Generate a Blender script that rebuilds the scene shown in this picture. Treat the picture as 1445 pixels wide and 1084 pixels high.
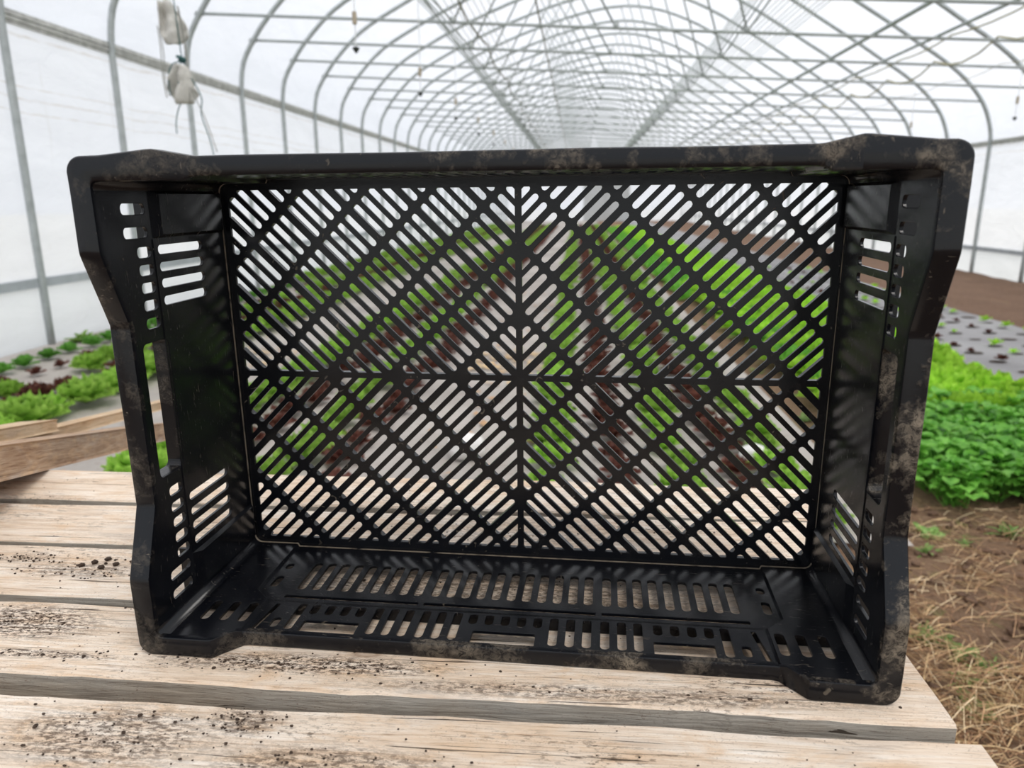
import bpy, bmesh, math, random
from math import sin, cos, pi, sqrt, radians
from mathutils import Matrix, Vector, noise

random.seed(7)
SC = bpy.context.scene
for o in list(bpy.data.objects):
    bpy.data.objects.remove(o)
COL = SC.collection

# ------------------------------------------------------------------ camera, sky, exposure
cam_d = bpy.data.cameras.new('camera')
cam = bpy.data.objects.new('camera', cam_d)
COL.objects.link(cam)
CAM_R = Matrix(((0.99622, -0.017932, 0.084992), (0.086805, 0.241178, -0.966591), (-0.003165, 0.970315, 0.241823)))
cam.matrix_world = Matrix.Translation((0, 0, 1.12)) @ CAM_R.to_4x4()
cam_d.sensor_width = 36.0
cam_d.lens = 1030 / 1445 * 36.0
cam_d.clip_start = 0.02
cam_d.clip_end = 300
cam_d.dof.use_dof = True
cam_d.dof.focus_distance = 0.64
cam_d.dof.aperture_fstop = 7.5
SC.camera = cam

world = bpy.data.worlds.new('overcast_sky')
SC.world = world
world.use_nodes = True
wn = world.node_tree.nodes
wl = world.node_tree.links
wn.clear()
w_out = wn.new('ShaderNodeOutputWorld')
w_bg = wn.new('ShaderNodeBackground')
w_geo = wn.new('ShaderNodeTexCoord')
w_sep = wn.new('ShaderNodeSeparateXYZ')
w_rmp = wn.new('ShaderNodeValToRGB')
wl.new(w_geo.outputs['Generated'], w_sep.inputs[0])
wl.new(w_sep.outputs['Z'], w_rmp.inputs[0])
w_rmp.color_ramp.elements[0].position = 0.0
w_rmp.color_ramp.elements[0].color = (0.80, 0.85, 0.92, 1)
w_rmp.color_ramp.elements[1].position = 0.6
w_rmp.color_ramp.elements[1].color = (0.93, 0.96, 1.0, 1)
wl.new(w_rmp.outputs[0], w_bg.inputs['Color'])
w_bg.inputs['Strength'].default_value = 1.15
wl.new(w_bg.outputs[0], w_out.inputs[0])

sun_d = bpy.data.lights.new('hazy_sun', 'SUN')
sun_d.energy = 2.6
sun_d.angle = radians(25)
sun_d.color = (1.0, 0.96, 0.9)
sun = bpy.data.objects.new('hazy_sun', sun_d)
sun.rotation_euler = (radians(22), radians(18), 0)
COL.objects.link(sun)

SC.view_settings.view_transform = 'Standard'
SC.view_settings.look = 'None'
SC.view_settings.gamma = 1.0
SC.view_settings.use_curve_mapping = False
SC.view_settings.exposure = 0.0

# ------------------------------------------------------------------ helpers
def tag(o, label=None, cat=None, group=None, kind=None):
    if label: o['label'] = label
    if cat: o['category'] = cat
    if group: o['group'] = group
    if kind: o['kind'] = kind
    return o

def empty(name, mat=None, loc=None):
    o = bpy.data.objects.new(name, None)
    o.empty_display_size = 0.05
    COL.objects.link(o)
    if mat is not None: o.matrix_world = mat
    if loc is not None: o.location = loc
    return o

def link_mesh(name, me, mat=None, parent=None, smooth=False):
    o = bpy.data.objects.new(name, me)
    COL.objects.link(o)
    if mat is not None:
        idx = [p.material_index for p in me.polygons]
        me.materials.clear()
        for m in (mat if isinstance(mat, (list, tuple)) else [mat]):
            me.materials.append(m)
        if any(idx): me.polygons.foreach_set('material_index', idx)
    if parent is not None: o.parent = parent
    if smooth:
        me.polygons.foreach_set('use_smooth', [True] * len(me.polygons))
    return o

class MB:
    """collects geometry for ONE mesh"""
    def __init__(s):
        s.v = []; s.f = []; s.mi = []
    def add(s, vs, fs, mi=0):
        b = len(s.v)
        s.v.extend([tuple(p) for p in vs])
        s.f.extend([tuple(i + b for i in f) for f in fs])
        s.mi.extend([mi] * len(fs))
    def box(s, a, b, M=None, mi=0):
        x0, y0, z0 = a; x1, y1, z1 = b
        vs = [(x0, y0, z0), (x1, y0, z0), (x1, y1, z0), (x0, y1, z0), (x0, y0, z1), (x1, y0, z1), (x1, y1, z1), (x0, y1, z1)]
        if M is not None: vs = [tuple(M @ Vector(p)) for p in vs]
        s.add(vs, [(0, 3, 2, 1), (4, 5, 6, 7), (0, 1, 5, 4), (1, 2, 6, 5), (2, 3, 7, 6), (3, 0, 4, 7)], mi)
    def tube(s, pts, r, n=8, caps=True, mi=0):
        pts = [Vector(p) for p in pts]
        rs = r if isinstance(r, (list, tuple)) else [r] * len(pts)
        vs = []; fs = []
        up = None
        for i, p in enumerate(pts):
            t = (pts[min(i + 1, len(pts) - 1)] - pts[max(i - 1, 0)]).normalized()
            if up is None:
                up = Vector((0, 0, 1)) if abs(t.z) < 0.9 else Vector((0, 1, 0))
            a = t.cross(up).normalized()
            b = a.cross(t).normalized()
            up = b
            for k in range(n):
                th = 2 * pi * k / n
                vs.append(p + (a * cos(th) + b * sin(th)) * rs[i])
        for i in range(len(pts) - 1):
            for k in range(n):
                k2 = (k + 1) % n
                fs.append((i * n + k, i * n + k2, (i + 1) * n + k2, (i + 1) * n + k))
        if caps:
            fs.append(tuple(range(n - 1, -1, -1)))
            fs.append(tuple((len(pts) - 1) * n + k for k in range(n)))
        s.add(vs, fs, mi)
    def mesh(s, name):
        me = bpy.data.meshes.new(name)
        me.from_pydata(s.v, [], s.f)
        if any(s.mi): me.polygons.foreach_set('material_index', s.mi)
        me.update()
        return me
    def build(s, name, mat, parent=None, smooth=False):
        return link_mesh(name, s.mesh(name), mat, parent, smooth)

def catmull(P, n=8):
    out = []
    P = [Vector(p) for p in P]
    for i in range(len(P) - 1):
        p0 = P[max(i - 1, 0)]; p1 = P[i]; p2 = P[i + 1]; p3 = P[min(i + 2, len(P) - 1)]
        for k in range(n):
            t = k / n
            out.append(0.5 * ((2 * p1) + (p2 - p0) * t + (2 * p0 - 5 * p1 + 4 * p2 - p3) * t * t + (-p0 + 3 * p1 - 3 * p2 + p3) * t ** 3))
    out.append(P[-1])
    return out

def plate(outline, holes, thick, bevel=0.0):
    """flat plate with holes in XY, front face at z=0, going to z=-thick; returns mesh"""
    cu = bpy.data.curves.new('plate', 'CURVE')
    cu.dimensions = '2D'
    cu.fill_mode = 'BOTH'
    cu.extrude = thick / 2 - bevel
    cu.bevel_depth = bevel
    cu.bevel_resolution = 1
    cu.offset = -bevel
    for poly in [dedupe(q, 1e-4) for q in [outline] + holes]:
        sp = cu.splines.new('POLY')
        sp.points.add(len(poly) - 1)
        for i, p in enumerate(poly): sp.points[i].co = (p[0], p[1], 0, 1)
        sp.use_cyclic_u = True
    o = bpy.data.objects.new('plate_tmp', cu)
    COL.objects.link(o)
    dg = bpy.context.evaluated_depsgraph_get()
    me = bpy.data.meshes.new_from_object(o.evaluated_get(dg))
    bpy.data.objects.remove(o)
    bpy.data.curves.remove(cu)
    for v in me.vertices: v.co.z -= thick / 2
    return me

def slot(x0, y0, x1, y1, r, n=4):
    """rounded rectangle polygon from corners, corner radius r"""
    r = min(r, (x1 - x0) / 2 - 1e-5, (y1 - y0) / 2 - 1e-5)
    P = []
    for cx, cy, a0 in ((x1 - r, y1 - r, 0), (x0 + r, y1 - r, 90), (x0 + r, y0 + r, 180), (x1 - r, y0 + r, 270)):
        for k in range(n + 1):
            a = radians(a0 + 90 * k / n)
            P.append((cx + r * cos(a), cy + r * sin(a)))
    return P

def clip(poly, axis, val, sign):
    """keep the side where sign*(p[axis]-val) >= 0"""
    out = []
    for i in range(len(poly)):
        a = poly[i - 1]; b = poly[i]
        da = sign * (a[axis] - val); db = sign * (b[axis] - val)
        if (da >= 0) != (db >= 0):
            t = da / (da - db)
            out.append((a[0] + (b[0] - a[0]) * t, a[1] + (b[1] - a[1]) * t))
        if db >= 0: out.append(b)
    return out

def area(p):
    return abs(sum(p[i - 1][0] * p[i][1] - p[i][0] * p[i - 1][1] for i in range(len(p)))) / 2

def dedupe(p, eps=2e-4):
    out = []
    for q in p:
        if not out or math.dist(q, out[-1]) > eps: out.append(q)
    while len(out) > 1 and math.dist(out[0], out[-1]) < eps: out.pop()
    return out

# ------------------------------------------------------------------ materials
class NT:
    def __init__(s, name):
        s.m = bpy.data.materials.new(name)
        s.m.use_nodes = True
        s.n = s.m.node_tree.nodes
        s.l = s.m.node_tree.links
        s.n.clear()
        s.out = s.n.new('ShaderNodeOutputMaterial')
    def node(s, t, **kw):
        n = s.n.new(t)
        for k, v in kw.items():
            if k in ('inp',):
                for kk, vv in v.items():
                    if hasattr(vv, 'is_output') or isinstance(vv, bpy.types.NodeSocket):
                        s.l.new(vv, n.inputs[kk])
                    else:
                        n.inputs[kk].default_value = vv
            else: setattr(n, k, v)
        return n
    def coord(s, kind='Object', scale=(1, 1, 1), loc=(0, 0, 0)):
        t = s.node('ShaderNodeTexCoord')
        mp = s.node('ShaderNodeMapping')
        s.l.new(t.outputs[kind], mp.inputs[0])
        mp.inputs['Scale'].default_value = scale
        mp.inputs['Location'].default_value = loc
        return mp.outputs[0]
    def world(s, scale=(1, 1, 1)):
        t = s.node('ShaderNodeNewGeometry')
        mp = s.node('ShaderNodeMapping')
        s.l.new(t.outputs['Position'], mp.inputs[0])
        mp.inputs['Scale'].default_value = scale
        return mp.outputs[0]
    def noise(s, vec, scale, detail=4, rough=0.55, dist=0.0):
        n = s.node('ShaderNodeTexNoise')
        s.l.new(vec, n.inputs['Vector'])
        n.inputs['Scale'].default_value = scale
        n.inputs['Detail'].default_value = detail
        n.inputs['Roughness'].default_value = rough
        n.inputs['Distortion'].default_value = dist
        return n.outputs['Fac']
    def ramp(s, fac, stops):
        r = s.node('ShaderNodeValToRGB')
        s.l.new(fac, r.inputs[0])
        e = r.color_ramp.elements
        while len(e) < len(stops): e.new(0.5)
        for i, (p, c) in enumerate(stops):
            e[i].position = p
            e[i].color = (c if isinstance(c, tuple) else (c, c, c)) + (1,) if not (isinstance(c, tuple) and len(c) == 4) else c
        return r.outputs[0]
    def mix(s, fac, a, b, mode='MIX'):
        n = s.node('ShaderNodeMix', data_type='RGBA', blend_type=mode)
        for sock, v in ((n.inputs[0], fac), (n.inputs[6], a), (n.inputs[7], b)):
            if isinstance(v, bpy.types.NodeSocket): s.l.new(v, sock)
            elif isinstance(v, (int, float)): sock.default_value = v if sock.type == 'VALUE' else (v, v, v, 1)
            else: sock.default_value = tuple(v) + (1,) if len(v) == 3 else v
        return n.outputs[2]
    def math(s, op, a, b=None, c=None, clamp=False):
        n = s.node('ShaderNodeMath', operation=op)
        n.use_clamp = clamp
        for i, v in enumerate((a, b, c)):
            if v is None: continue
            if isinstance(v, bpy.types.NodeSocket): s.l.new(v, n.inputs[i])
            else: n.inputs[i].default_value = v
        return n.outputs[0]
    def bump(s, h, strength=0.3, dist=0.01):
        b = s.node('ShaderNodeBump')
        s.l.new(h, b.inputs['Height'])
        b.inputs['Strength'].default_value = strength
        b.inputs['Distance'].default_value = dist
        return b.outputs[0]
    def principled(s, col, rough=0.5, normal=None, metal=0.0, spec=0.5, **kw):
        p = s.node('ShaderNodeBsdfPrincipled')
        for k, v in (('Base Color', col), ('Roughness', rough), ('Metallic', metal), ('Specular IOR Level', spec)):
            if isinstance(v, bpy.types.NodeSocket): s.l.new(v, p.inputs[k])
            elif isinstance(v, (int, float)): p.inputs[k].default_value = v
            else: p.inputs[k].default_value = tuple(v) + (1,)
        if normal is not None: s.l.new(normal, p.inputs['Normal'])
        return p.outputs[0]
    def done(s, sh):
        s.l.new(sh, s.out.inputs[0])
        return s.m

def mat_plastic(name, dust, line=True, edge=0.0):
    t = NT(name)
    c = t.coord()
    n1 = t.noise(c, 22, 6, 0.65)
    n2 = t.noise(c, 420, 4, 0.7)
    n3 = t.noise(c, 9, 3, 0.6, 0.6)
    speck = t.ramp(n2, [(0.66, 0.0), (0.74, 1.0)])
    patch = t.ramp(n1, [(0.5, 0.0), (0.72, 1.0)])
    film = t.ramp(n3, [(0.35, 0.0), (0.75, 1.0)])
    d = t.math('MULTIPLY', patch, dust)
    spx = t.node('ShaderNodeSeparateXYZ')
    t.l.new(t.coord(), spx.inputs[0])
    d = t.math('MULTIPLY', d, t.math('ADD', 0.85, t.math('MULTIPLY', spx.outputs['X'], 1.3)))
    d = t.math('MULTIPLY', d, t.ramp(t.noise(c, 170, 6, 0.8, 0.8), [(0.42, 0.12), (0.58, 1.15)]), clamp=True)
    d2 = t.math('MULTIPLY', speck, 0.30)
    d2 = t.math('MULTIPLY', d2, t.ramp(n1, [(0.40, 0.0), (0.6, 1.0)]))
    d = t.math('MAXIMUM', d, d2)
    # long thin scratches
    cs = t.coord(scale=(1, 1, 9))
    ns = t.noise(cs, 90, 2, 0.5, 1.2)
    sc = t.ramp(ns, [(0.70, 0.0), (0.74, 0.22)])
    d = t.math('MAXIMUM', d, sc)
    if line:
        # dry soil caked in the seam where the walls meet the base
        sp = t.node('ShaderNodeSeparateXYZ')
        t.l.new(t.coord(), sp.inputs[0])
        z = t.math('ABSOLUTE', t.math('SUBTRACT', sp.outputs['Z'], 0.0026))
        seam = t.math('SUBTRACT', 1.0, t.math('DIVIDE', z, 0.0017), clamp=True)
        seam = t.math('MULTIPLY', seam, t.ramp(t.noise(c, 60, 5, 0.7), [(0.34, 0.0), (0.52, 1.0)]))
        d = t.math('MAXIMUM', d, seam)
    base = t.mix(t.math('MULTIPLY', film, 0.25), (0.0032, 0.0037, 0.0055), (0.0085, 0.009, 0.0115))
    col = t.mix(d, base, (0.40, 0.33, 0.245))
    rough = t.math('ADD', t.math('MULTIPLY', film, 0.12), 0.17)
    rough = t.math('ADD', rough, t.math('MULTIPLY', d, 0.5), clamp=True)
    h = t.math('ADD', t.math('MULTIPLY', n1, 0.5), t.math('MULTIPLY', d, 0.4))
    return t.done(t.principled(col, rough, t.bump(h, 0.25, 0.002), spec=0.33))

M_PL = mat_plastic('black_plastic', 0.03)
M_RIM = mat_plastic('dusty_black_plastic', 0.55, line=False)

def mat_wood(name, c_lo, c_mid, c_hi, dirt=1.0, scale=1.0, spots=(), warm=True):
    t = NT(name)
    oi = t.node('ShaderNodeObjectInfo')
    tc = t.node('ShaderNodeTexCoord')
    ad = t.node('ShaderNodeVectorMath', operation='ADD')
    sc = t.node('ShaderNodeVectorMath', operation='SCALE')
    cb = t.node('ShaderNodeCombineXYZ')
    t.l.new(oi.outputs['Random'], cb.inputs[0]); t.l.new(oi.outputs['Random'], cb.inputs[2])
    t.l.new(cb.outputs[0], sc.inputs[0]); sc.inputs['Scale'].default_value = 17.0
    t.l.new(tc.outputs['Object'], ad.inputs[0]); t.l.new(sc.outputs[0], ad.inputs[1])
    def mp(s):
        m = t.node('ShaderNodeMapping'); t.l.new(ad.outputs[0], m.inputs[0]); m.inputs['Scale'].default_value = s
        return m.outputs[0]
    grain = t.noise(mp((1.6, 34, 34)), 7 * scale, 7, 0.62, 0.8)
    fine = t.noise(mp((3.0, 85, 85)), 9 * scale, 6, 0.78, 0.25)
    big = t.noise(mp((2, 7, 7)), 2.2, 4, 0.6, 0.4)
    col = t.ramp(grain, [(0.30, c_lo), (0.46, c_mid), (0.66, c_hi)])
    tint = t.ramp(big, [(0.35, (0.86, 0.78, 0.70)), (0.6, (1.0, 1.0, 1.0))])
    col = t.mix(1.0, col, tint, 'MULTIPLY')
    if warm:
        wm = t.ramp(t.noise(mp((5, 14, 14)), 3.0, 5, 0.65, 1.0), [(0.50, 0.0), (0.68, 0.55)])
        col = t.mix(wm, col, (0.70, 0.47, 0.28))
        gw = t.ramp(t.noise(mp((3, 11, 11)), 2.1, 4, 0.6, 0.6), [(0.54, 0.0), (0.70, 0.5)])
        col = t.mix(gw, col, (0.50, 0.44, 0.39))
    sp1 = t.ramp(t.noise(mp((150, 260, 260)), 3.0, 3, 0.75, 0.2), [(0.60, 0.0), (0.66, 0.75)])
    sp1 = t.math('MULTIPLY', sp1, t.ramp(t.noise(mp((5, 18, 18)), 2.6, 4, 0.6), [(0.42, 0.15), (0.60, 1.0)]))
    col = t.mix(sp1, col, (0.16, 0.09, 0.06))
    fl = t.ramp(fine, [(0.33, (0.34, 0.26, 0.21)), (0.45, (1, 1, 1))])
    col = t.mix(0.75, col, fl, 'MULTIPLY')
    # cracks along the grain
    cr = t.noise(mp((0.9, 60, 60)), 5, 3, 0.5, 1.0)
    crk = t.ramp(cr, [(0.305, 1.0), (0.325, 0.0)])
    col = t.mix(t.math('MULTIPLY', crk, 0.9), col, (0.05, 0.035, 0.025))
    # knots
    vo = t.node('ShaderNodeTexVoronoi', feature='F1'); t.l.new(mp((2.1, 5.2, 5.2)), vo.inputs['Vector'])
    vo.inputs['Scale'].default_value = 1.7
    kd = vo.outputs['Distance']
    kn = t.ramp(kd, [(0.05, 1.0), (0.085, 0.0)])
    ring = t.ramp(t.math('SINE', t.math('MULTIPLY', kd, 150.0)), [(0.2, 0.0), (0.9, 1.0)])
    ring = t.math('MULTIPLY', ring, t.ramp(kd, [(0.04, 0.45), (0.14, 0.0)]))
    col = t.mix(t.math('MULTIPLY', kn, 0.45), col, (0.22, 0.13, 0.07))
    col = t.mix(ring, col, (0.30, 0.19, 0.12))
    # soil worked into the boards: general specks plus a few worn patches at their own places
    tcp = t.coord('Object')
    dn = t.noise(mp((26, 75, 75)), 4.5, 5, 0.75, 0.3)
    dl = t.noise(mp((3, 8, 8)), 2.4, 3, 0.6)
    m1 = t.math('MULTIPLY', t.ramp(dn, [(0.54, 0.0), (0.585, 1.0)]), t.ramp(dl, [(0.50, 0.0), (0.66, 1.0)]))
    mask = t.math('MULTIPLY', m1, 0.75 * dirt)
    pn = t.ramp(t.noise(mp((32, 80, 80)), 4, 7, 0.85, 0.3), [(0.47, 0.0), (0.53, 1.0)])
    for (sx, sy, rx, ry, a) in spots:
        v = t.node('ShaderNodeVectorMath', operation='SUBTRACT'); t.l.new(tcp, v.inputs[0]); v.inputs[1].default_value = (sx, sy, 0)
        m = t.node('ShaderNodeVectorMath', operation='MULTIPLY'); t.l.new(v.outputs[0], m.inputs[0]); m.inputs[1].default_value = (1 / rx, 1 / ry, 0)
        ln = t.node('ShaderNodeVectorMath', operation='LENGTH'); t.l.new(m.outputs[0], ln.inputs[0])
        f = t.math('SUBTRACT', 1.0, ln.outputs['Value'], clamp=True)
        f = t.math('MULTIPLY', t.ramp(f, [(0.0, 0.0), (0.55, 1.0)]), a)
        f = t.math('MULTIPLY', f, pn)
        mask = t.math('MAXIMUM', mask, f)
    col = t.mix(mask, col, (0.065, 0.038, 0.024))
    h = t.math('ADD', t.math('MULTIPLY', grain, 0.6), t.math('SUBTRACT', t.math('MULTIPLY', fine, 0.3), t.math('MULTIPLY', crk, 1.2)))
    return t.done(t.principled(col, 0.85, t.bump(h, 0.55, 0.004), spec=0.2))

SPOTS = [(-0.50, 0.545, 0.10, 0.035, 1.0), (-0.22, 0.503, 0.15, 0.016, 1.0), (-0.33, 0.415, 0.10, 0.04, 0.8),
         (-0.24, 0.437, 0.035, 0.02, 0.8), (-0.16, 0.395, 0.11, 0.03, 0.75), (-0.50, 0.64, 0.09, 0.02, 0.7), (0.02, 0.483, 0.25, 0.012, 0.7),
         (-0.10, 0.62, 0.30, 0.06, 0.8), (-0.05, 0.76, 0.20, 0.05, 0.45), (-0.58, 0.66, 0.04, 0.012, 0.7), (-0.45, 0.50, 0.10, 0.008, 0.8)]
M_WOOD = mat_wood('weathered_board', (0.60, 0.46, 0.35), (0.83, 0.71, 0.585), (0.92, 0.845, 0.755), 1.0, 1.0, SPOTS)
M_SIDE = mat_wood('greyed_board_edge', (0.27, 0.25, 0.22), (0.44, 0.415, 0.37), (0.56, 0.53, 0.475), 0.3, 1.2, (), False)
M_LUM = mat_wood('brown_lumber', (0.24, 0.145, 0.09), (0.42, 0.29, 0.20), (0.56, 0.43, 0.32), 0.1, 1.3)
M_LUM2 = mat_wood('fresh_lumber', (0.40, 0.28, 0.16), (0.60, 0.45, 0.30), (0.70, 0.56, 0.40), 0.1, 1.3)

def mat_simple(name, col, rough=0.6, metal=0.0, var=0.15, sc=30, spec=0.4):
    t = NT(name)
    n = t.noise(t.coord(), sc, 4, 0.6)
    a = tuple(c * (1 - var) for c in col); b = tuple(min(1, c * (1 + var)) for c in col)
    return t.done(t.principled(t.ramp(n, [(0.3, a), (0.7, b)]), rough, t.bump(n, 0.15, 0.003), metal, spec))

M_GALV = mat_simple('galvanized_steel', (0.40, 0.43, 0.43), 0.5, 0.35, 0.15, 12)
M_BAR = mat_simple('galvanized_bar', (0.38, 0.41, 0.40), 0.55, 0.3, 0.15, 6)
M_HIP = mat_simple('weathered_hip_board', (0.50, 0.50, 0.48), 0.8, 0.0, 0.25, 14)
M_RAIL = mat_simple('grey_base_rail', (0.42, 0.45, 0.48), 0.6, 0.2, 0.1, 8)
M_WIRE = mat_simple('light_grey_wire', (0.72, 0.73, 0.72), 0.5, 0.2, 0.1, 8)
M_HOSE = mat_simple('olive_hose', (0.16, 0.145, 0.075), 0.5, 0.0, 0.2, 5)
M_YHOSE = mat_simple('yellowed_hose', (0.42, 0.38, 0.22), 0.5, 0.0, 0.2, 5)
M_TWINE = mat_simple('green_twine', (0.03, 0.10, 0.10), 0.8, 0.0, 0.2, 200)
M_GTWINE = mat_simple('grey_twine', (0.30, 0.30, 0.27), 0.8, 0.0, 0.2, 200)
M_CLOTH = mat_simple('pale_grey_cloth', (0.55, 0.54, 0.50), 0.9, 0.0, 0.12, 40)
M_TAN = mat_simple('tan_plastic', (0.42, 0.36, 0.27), 0.6, 0.0, 0.1, 40)
M_DARK = mat_simple('dark_plastic', (0.03, 0.035, 0.03), 0.5, 0.0, 0.1, 40)
M_CRUMB = mat_simple('dark_soil_crumb', (0.05, 0.032, 0.022), 0.95, 0.0, 0.4, 300)
M_TWIG = mat_simple('dry_twig', (0.16, 0.10, 0.06), 0.9, 0.0, 0.3, 100)

def mat_film(name, trans, stains=False, tint=(0.94, 0.935, 0.985)):
    t = NT(name)
    c = t.coord(scale=(1, 1, 1))
    n = t.noise(t.coord(scale=(1, 0.35, 1.4)), 1.6, 6, 0.62, 1.2)
    wr = t.noise(t.coord(scale=(1, 0.5, 1.2)), 3.5, 5, 0.6, 2.0)
    col = t.ramp(n, [(0.3, tuple(x * 0.90 for x in tint)), (0.62, tint)])
    if stains:
        sp = t.node('ShaderNodeSeparateXYZ'); t.l.new(c, sp.inputs[0])
        wob = t.math('MULTIPLY', t.math('SUBTRACT', t.noise(t.coord(scale=(0, 1, 0)), 1.1, 4, 0.6), 0.5), 0.10)
        zc = t.math('ADD', sp.outputs['Z'], wob)
        br = t.ramp(t.noise(t.coord(scale=(1, 1, 5)), 5.0, 5, 0.7), [(0.38, 0.12), (0.60, 0.75)])
        for z0, wd in ((1.99, .010), (1.90, .014), (1.80, .010), (2.36, .02)):
            m = t.math('SUBTRACT', 1.0, t.math('DIVIDE', t.math('ABSOLUTE', t.math('SUBTRACT', zc, z0)), wd), clamp=True)
            col = t.mix(t.math('MULTIPLY', m, br), col, (0.60, 0.50, 0.38))
        vt = t.ramp(t.noise(t.coord(scale=(1, 4.5, 0.5)), 2.2, 5, 0.7, 0.8), [(0.62, 0.0), (0.72, 0.35)])
        col = t.mix(vt, col, (0.66, 0.62, 0.55))
    nrm = t.bump(wr, 0.7, 0.05)
    tr = t.node('ShaderNodeBsdfTransparent')
    tl = t.node('ShaderNodeBsdfTranslucent'); t.l.new(col, tl.inputs[0]); t.l.new(nrm, tl.inputs['Normal'])
    df = t.node('ShaderNodeBsdfPrincipled'); t.l.new(col, df.inputs[0]); df.inputs['Roughness'].default_value = 0.35
    t.l.new(nrm, df.inputs['Normal'])
    m1 = t.node('ShaderNodeMixShader'); m1.inputs[0].default_value = 0.35
    t.l.new(tl.outputs[0], m1.inputs[1]); t.l.new(df.outputs[0], m1.inputs[2])
    m2 = t.node('ShaderNodeMixShader'); m2.inputs[0].default_value = trans
    t.l.new(m1.outputs[0], m2.inputs[1]); t.l.new(tr.outputs[0], m2.inputs[2])
    return t.done(m2.outputs[0])

M_FILM = mat_film('greenhouse_film', 0.48)
M_FILMW = mat_film('sidewall_film', 0.30, True, (0.94, 0.935, 0.965))
M_FILMB = mat_film('lower_sidewall_film', 0.18, False, (0.88, 0.89, 0.90))

def mat_soil(name, a, b, c, green=0.0):
    t = NT(name)
    p = t.coord()
    n = t.noise(p, 2.2, 6, 0.65)
    f = t.noise(p, 55, 6, 0.75)
    col = t.ramp(f, [(0.32, a), (0.5, b), (0.70, c)])
    col = t.mix(t.ramp(n, [(0.35, 0.0), (0.65, 0.5)]), col, tuple(x * 1.35 for x in b))
    if green:
        g = t.ramp(t.noise(p, 5, 6, 0.8), [(0.56, 0.0), (0.64, green)])
        col = t.mix(g, col, (0.16, 0.24, 0.05))
    h = t.math('ADD', f, n)
    return t.done(t.principled(col, 0.95, t.bump(h, 0.8, 0.03), spec=0.15))
M_SOIL = mat_soil('brown_soil', (0.12, 0.07, 0.042), (0.24, 0.15, 0.095), (0.40, 0.28, 0.18), 0.45)
M_BARE = mat_soil('bare_brown_soil', (0.10, 0.058, 0.038), (0.20, 0.125, 0.085), (0.32, 0.21, 0.15), 0.0)

def mat_fabric(name, a, b, debris):
    t = NT(name)
    p = t.coord()
    n = t.noise(p, 1.1, 6, 0.6)
    f = t.noise(p, 30, 5, 0.75)
    col = t.ramp(n, [(0.35, a), (0.68, b)])
    col = t.mix(t.math('MULTIPLY', t.ramp(f, [(0.54, 0.0), (0.66, 1.0)]), debris), col, (0.22, 0.14, 0.09))
    br = t.node('ShaderNodeTexChecker'); t.l.new(p, br.inputs[0]); br.inputs['Scale'].default_value = 160
    col = t.mix(0.08, col, br.outputs[0], 'MULTIPLY')
    wv = t.noise(t.coord(scale=(1, 0.3, 1)), 6, 3, 0.5, 0.6)
    return t.done(t.principled(col, 0.75, t.bump(wv, 0.5, 0.03), spec=0.25))
M_FAB = mat_fabric('dusty_ground_fabric', (0.33, 0.30, 0.275), (0.50, 0.46, 0.425), 0.35)
M_FABR = mat_fabric('grey_ground_fabric', (0.24, 0.235, 0.24), (0.36, 0.355, 0.36), 0.15)

def mat_leaf(name, lo, hi, tr=0.35, sc=30, tip=None):
    t = NT(name)
    oi = t.node('ShaderNodeObjectInfo')
    n = t.noise(t.coord(), sc, 4, 0.6)
    col = t.ramp(n, [(0.30, lo), (0.68, hi)])
    hs = t.node('ShaderNodeHueSaturation'); t.l.new(col, hs.inputs['Color'])
    t.l.new(t.math('ADD', t.math('MULTIPLY', oi.outputs['Random'], 0.4), 0.8), hs.inputs['Value'])
    col = hs.outputs[0]
    p = t.node('ShaderNodeBsdfPrincipled'); t.l.new(col, p.inputs[0]); p.inputs['Roughness'].default_value = 0.45
    p.inputs['Specular IOR Level'].default_value = 0.35
    tl = t.node('ShaderNodeBsdfTranslucent'); t.l.new(col, tl.inputs[0])
    m = t.node('ShaderNodeMixShader'); m.inputs[0].default_value = tr
    t.l.new(p.outputs[0], m.inputs[1]); t.l.new(tl.outputs[0], m.inputs[2])
    return t.done(m.outputs[0])
M_LET = mat_leaf('green_lettuce_leaf', (0.20, 0.41, 0.045), (0.46, 0.72, 0.13), 0.4)
M_LETD = mat_leaf('deep_green_leaf', (0.07, 0.23, 0.03), (0.20, 0.45, 0.08), 0.3)
M_RED = mat_leaf('red_lettuce_leaf', (0.07, 0.018, 0.018), (0.22, 0.09, 0.06), 0.25)
M_LIME = mat_leaf('lime_green_leaf', (0.26, 0.55, 0.03), (0.56, 0.88, 0.10), 0.45)
M_ARU = mat_leaf('arugula_leaf', (0.09, 0.33, 0.035), (0.28, 0.62, 0.10), 0.4)
M_WEED = mat_leaf('weed_leaf', (0.13, 0.26, 0.05), (0.32, 0.47, 0.14), 0.35)
M_STRAW = [mat_simple('straw_a', (0.62, 0.44, 0.235), 0.8, 0, 0.25, 60), mat_simple('straw_b', (0.46, 0.28, 0.15), 0.85, 0, 0.25, 60),
           mat_simple('straw_c', (0.76, 0.60, 0.38), 0.8, 0, 0.2, 60), mat_simple('straw_d', (0.25, 0.135, 0.075), 0.9, 0, 0.25, 60)]

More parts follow.
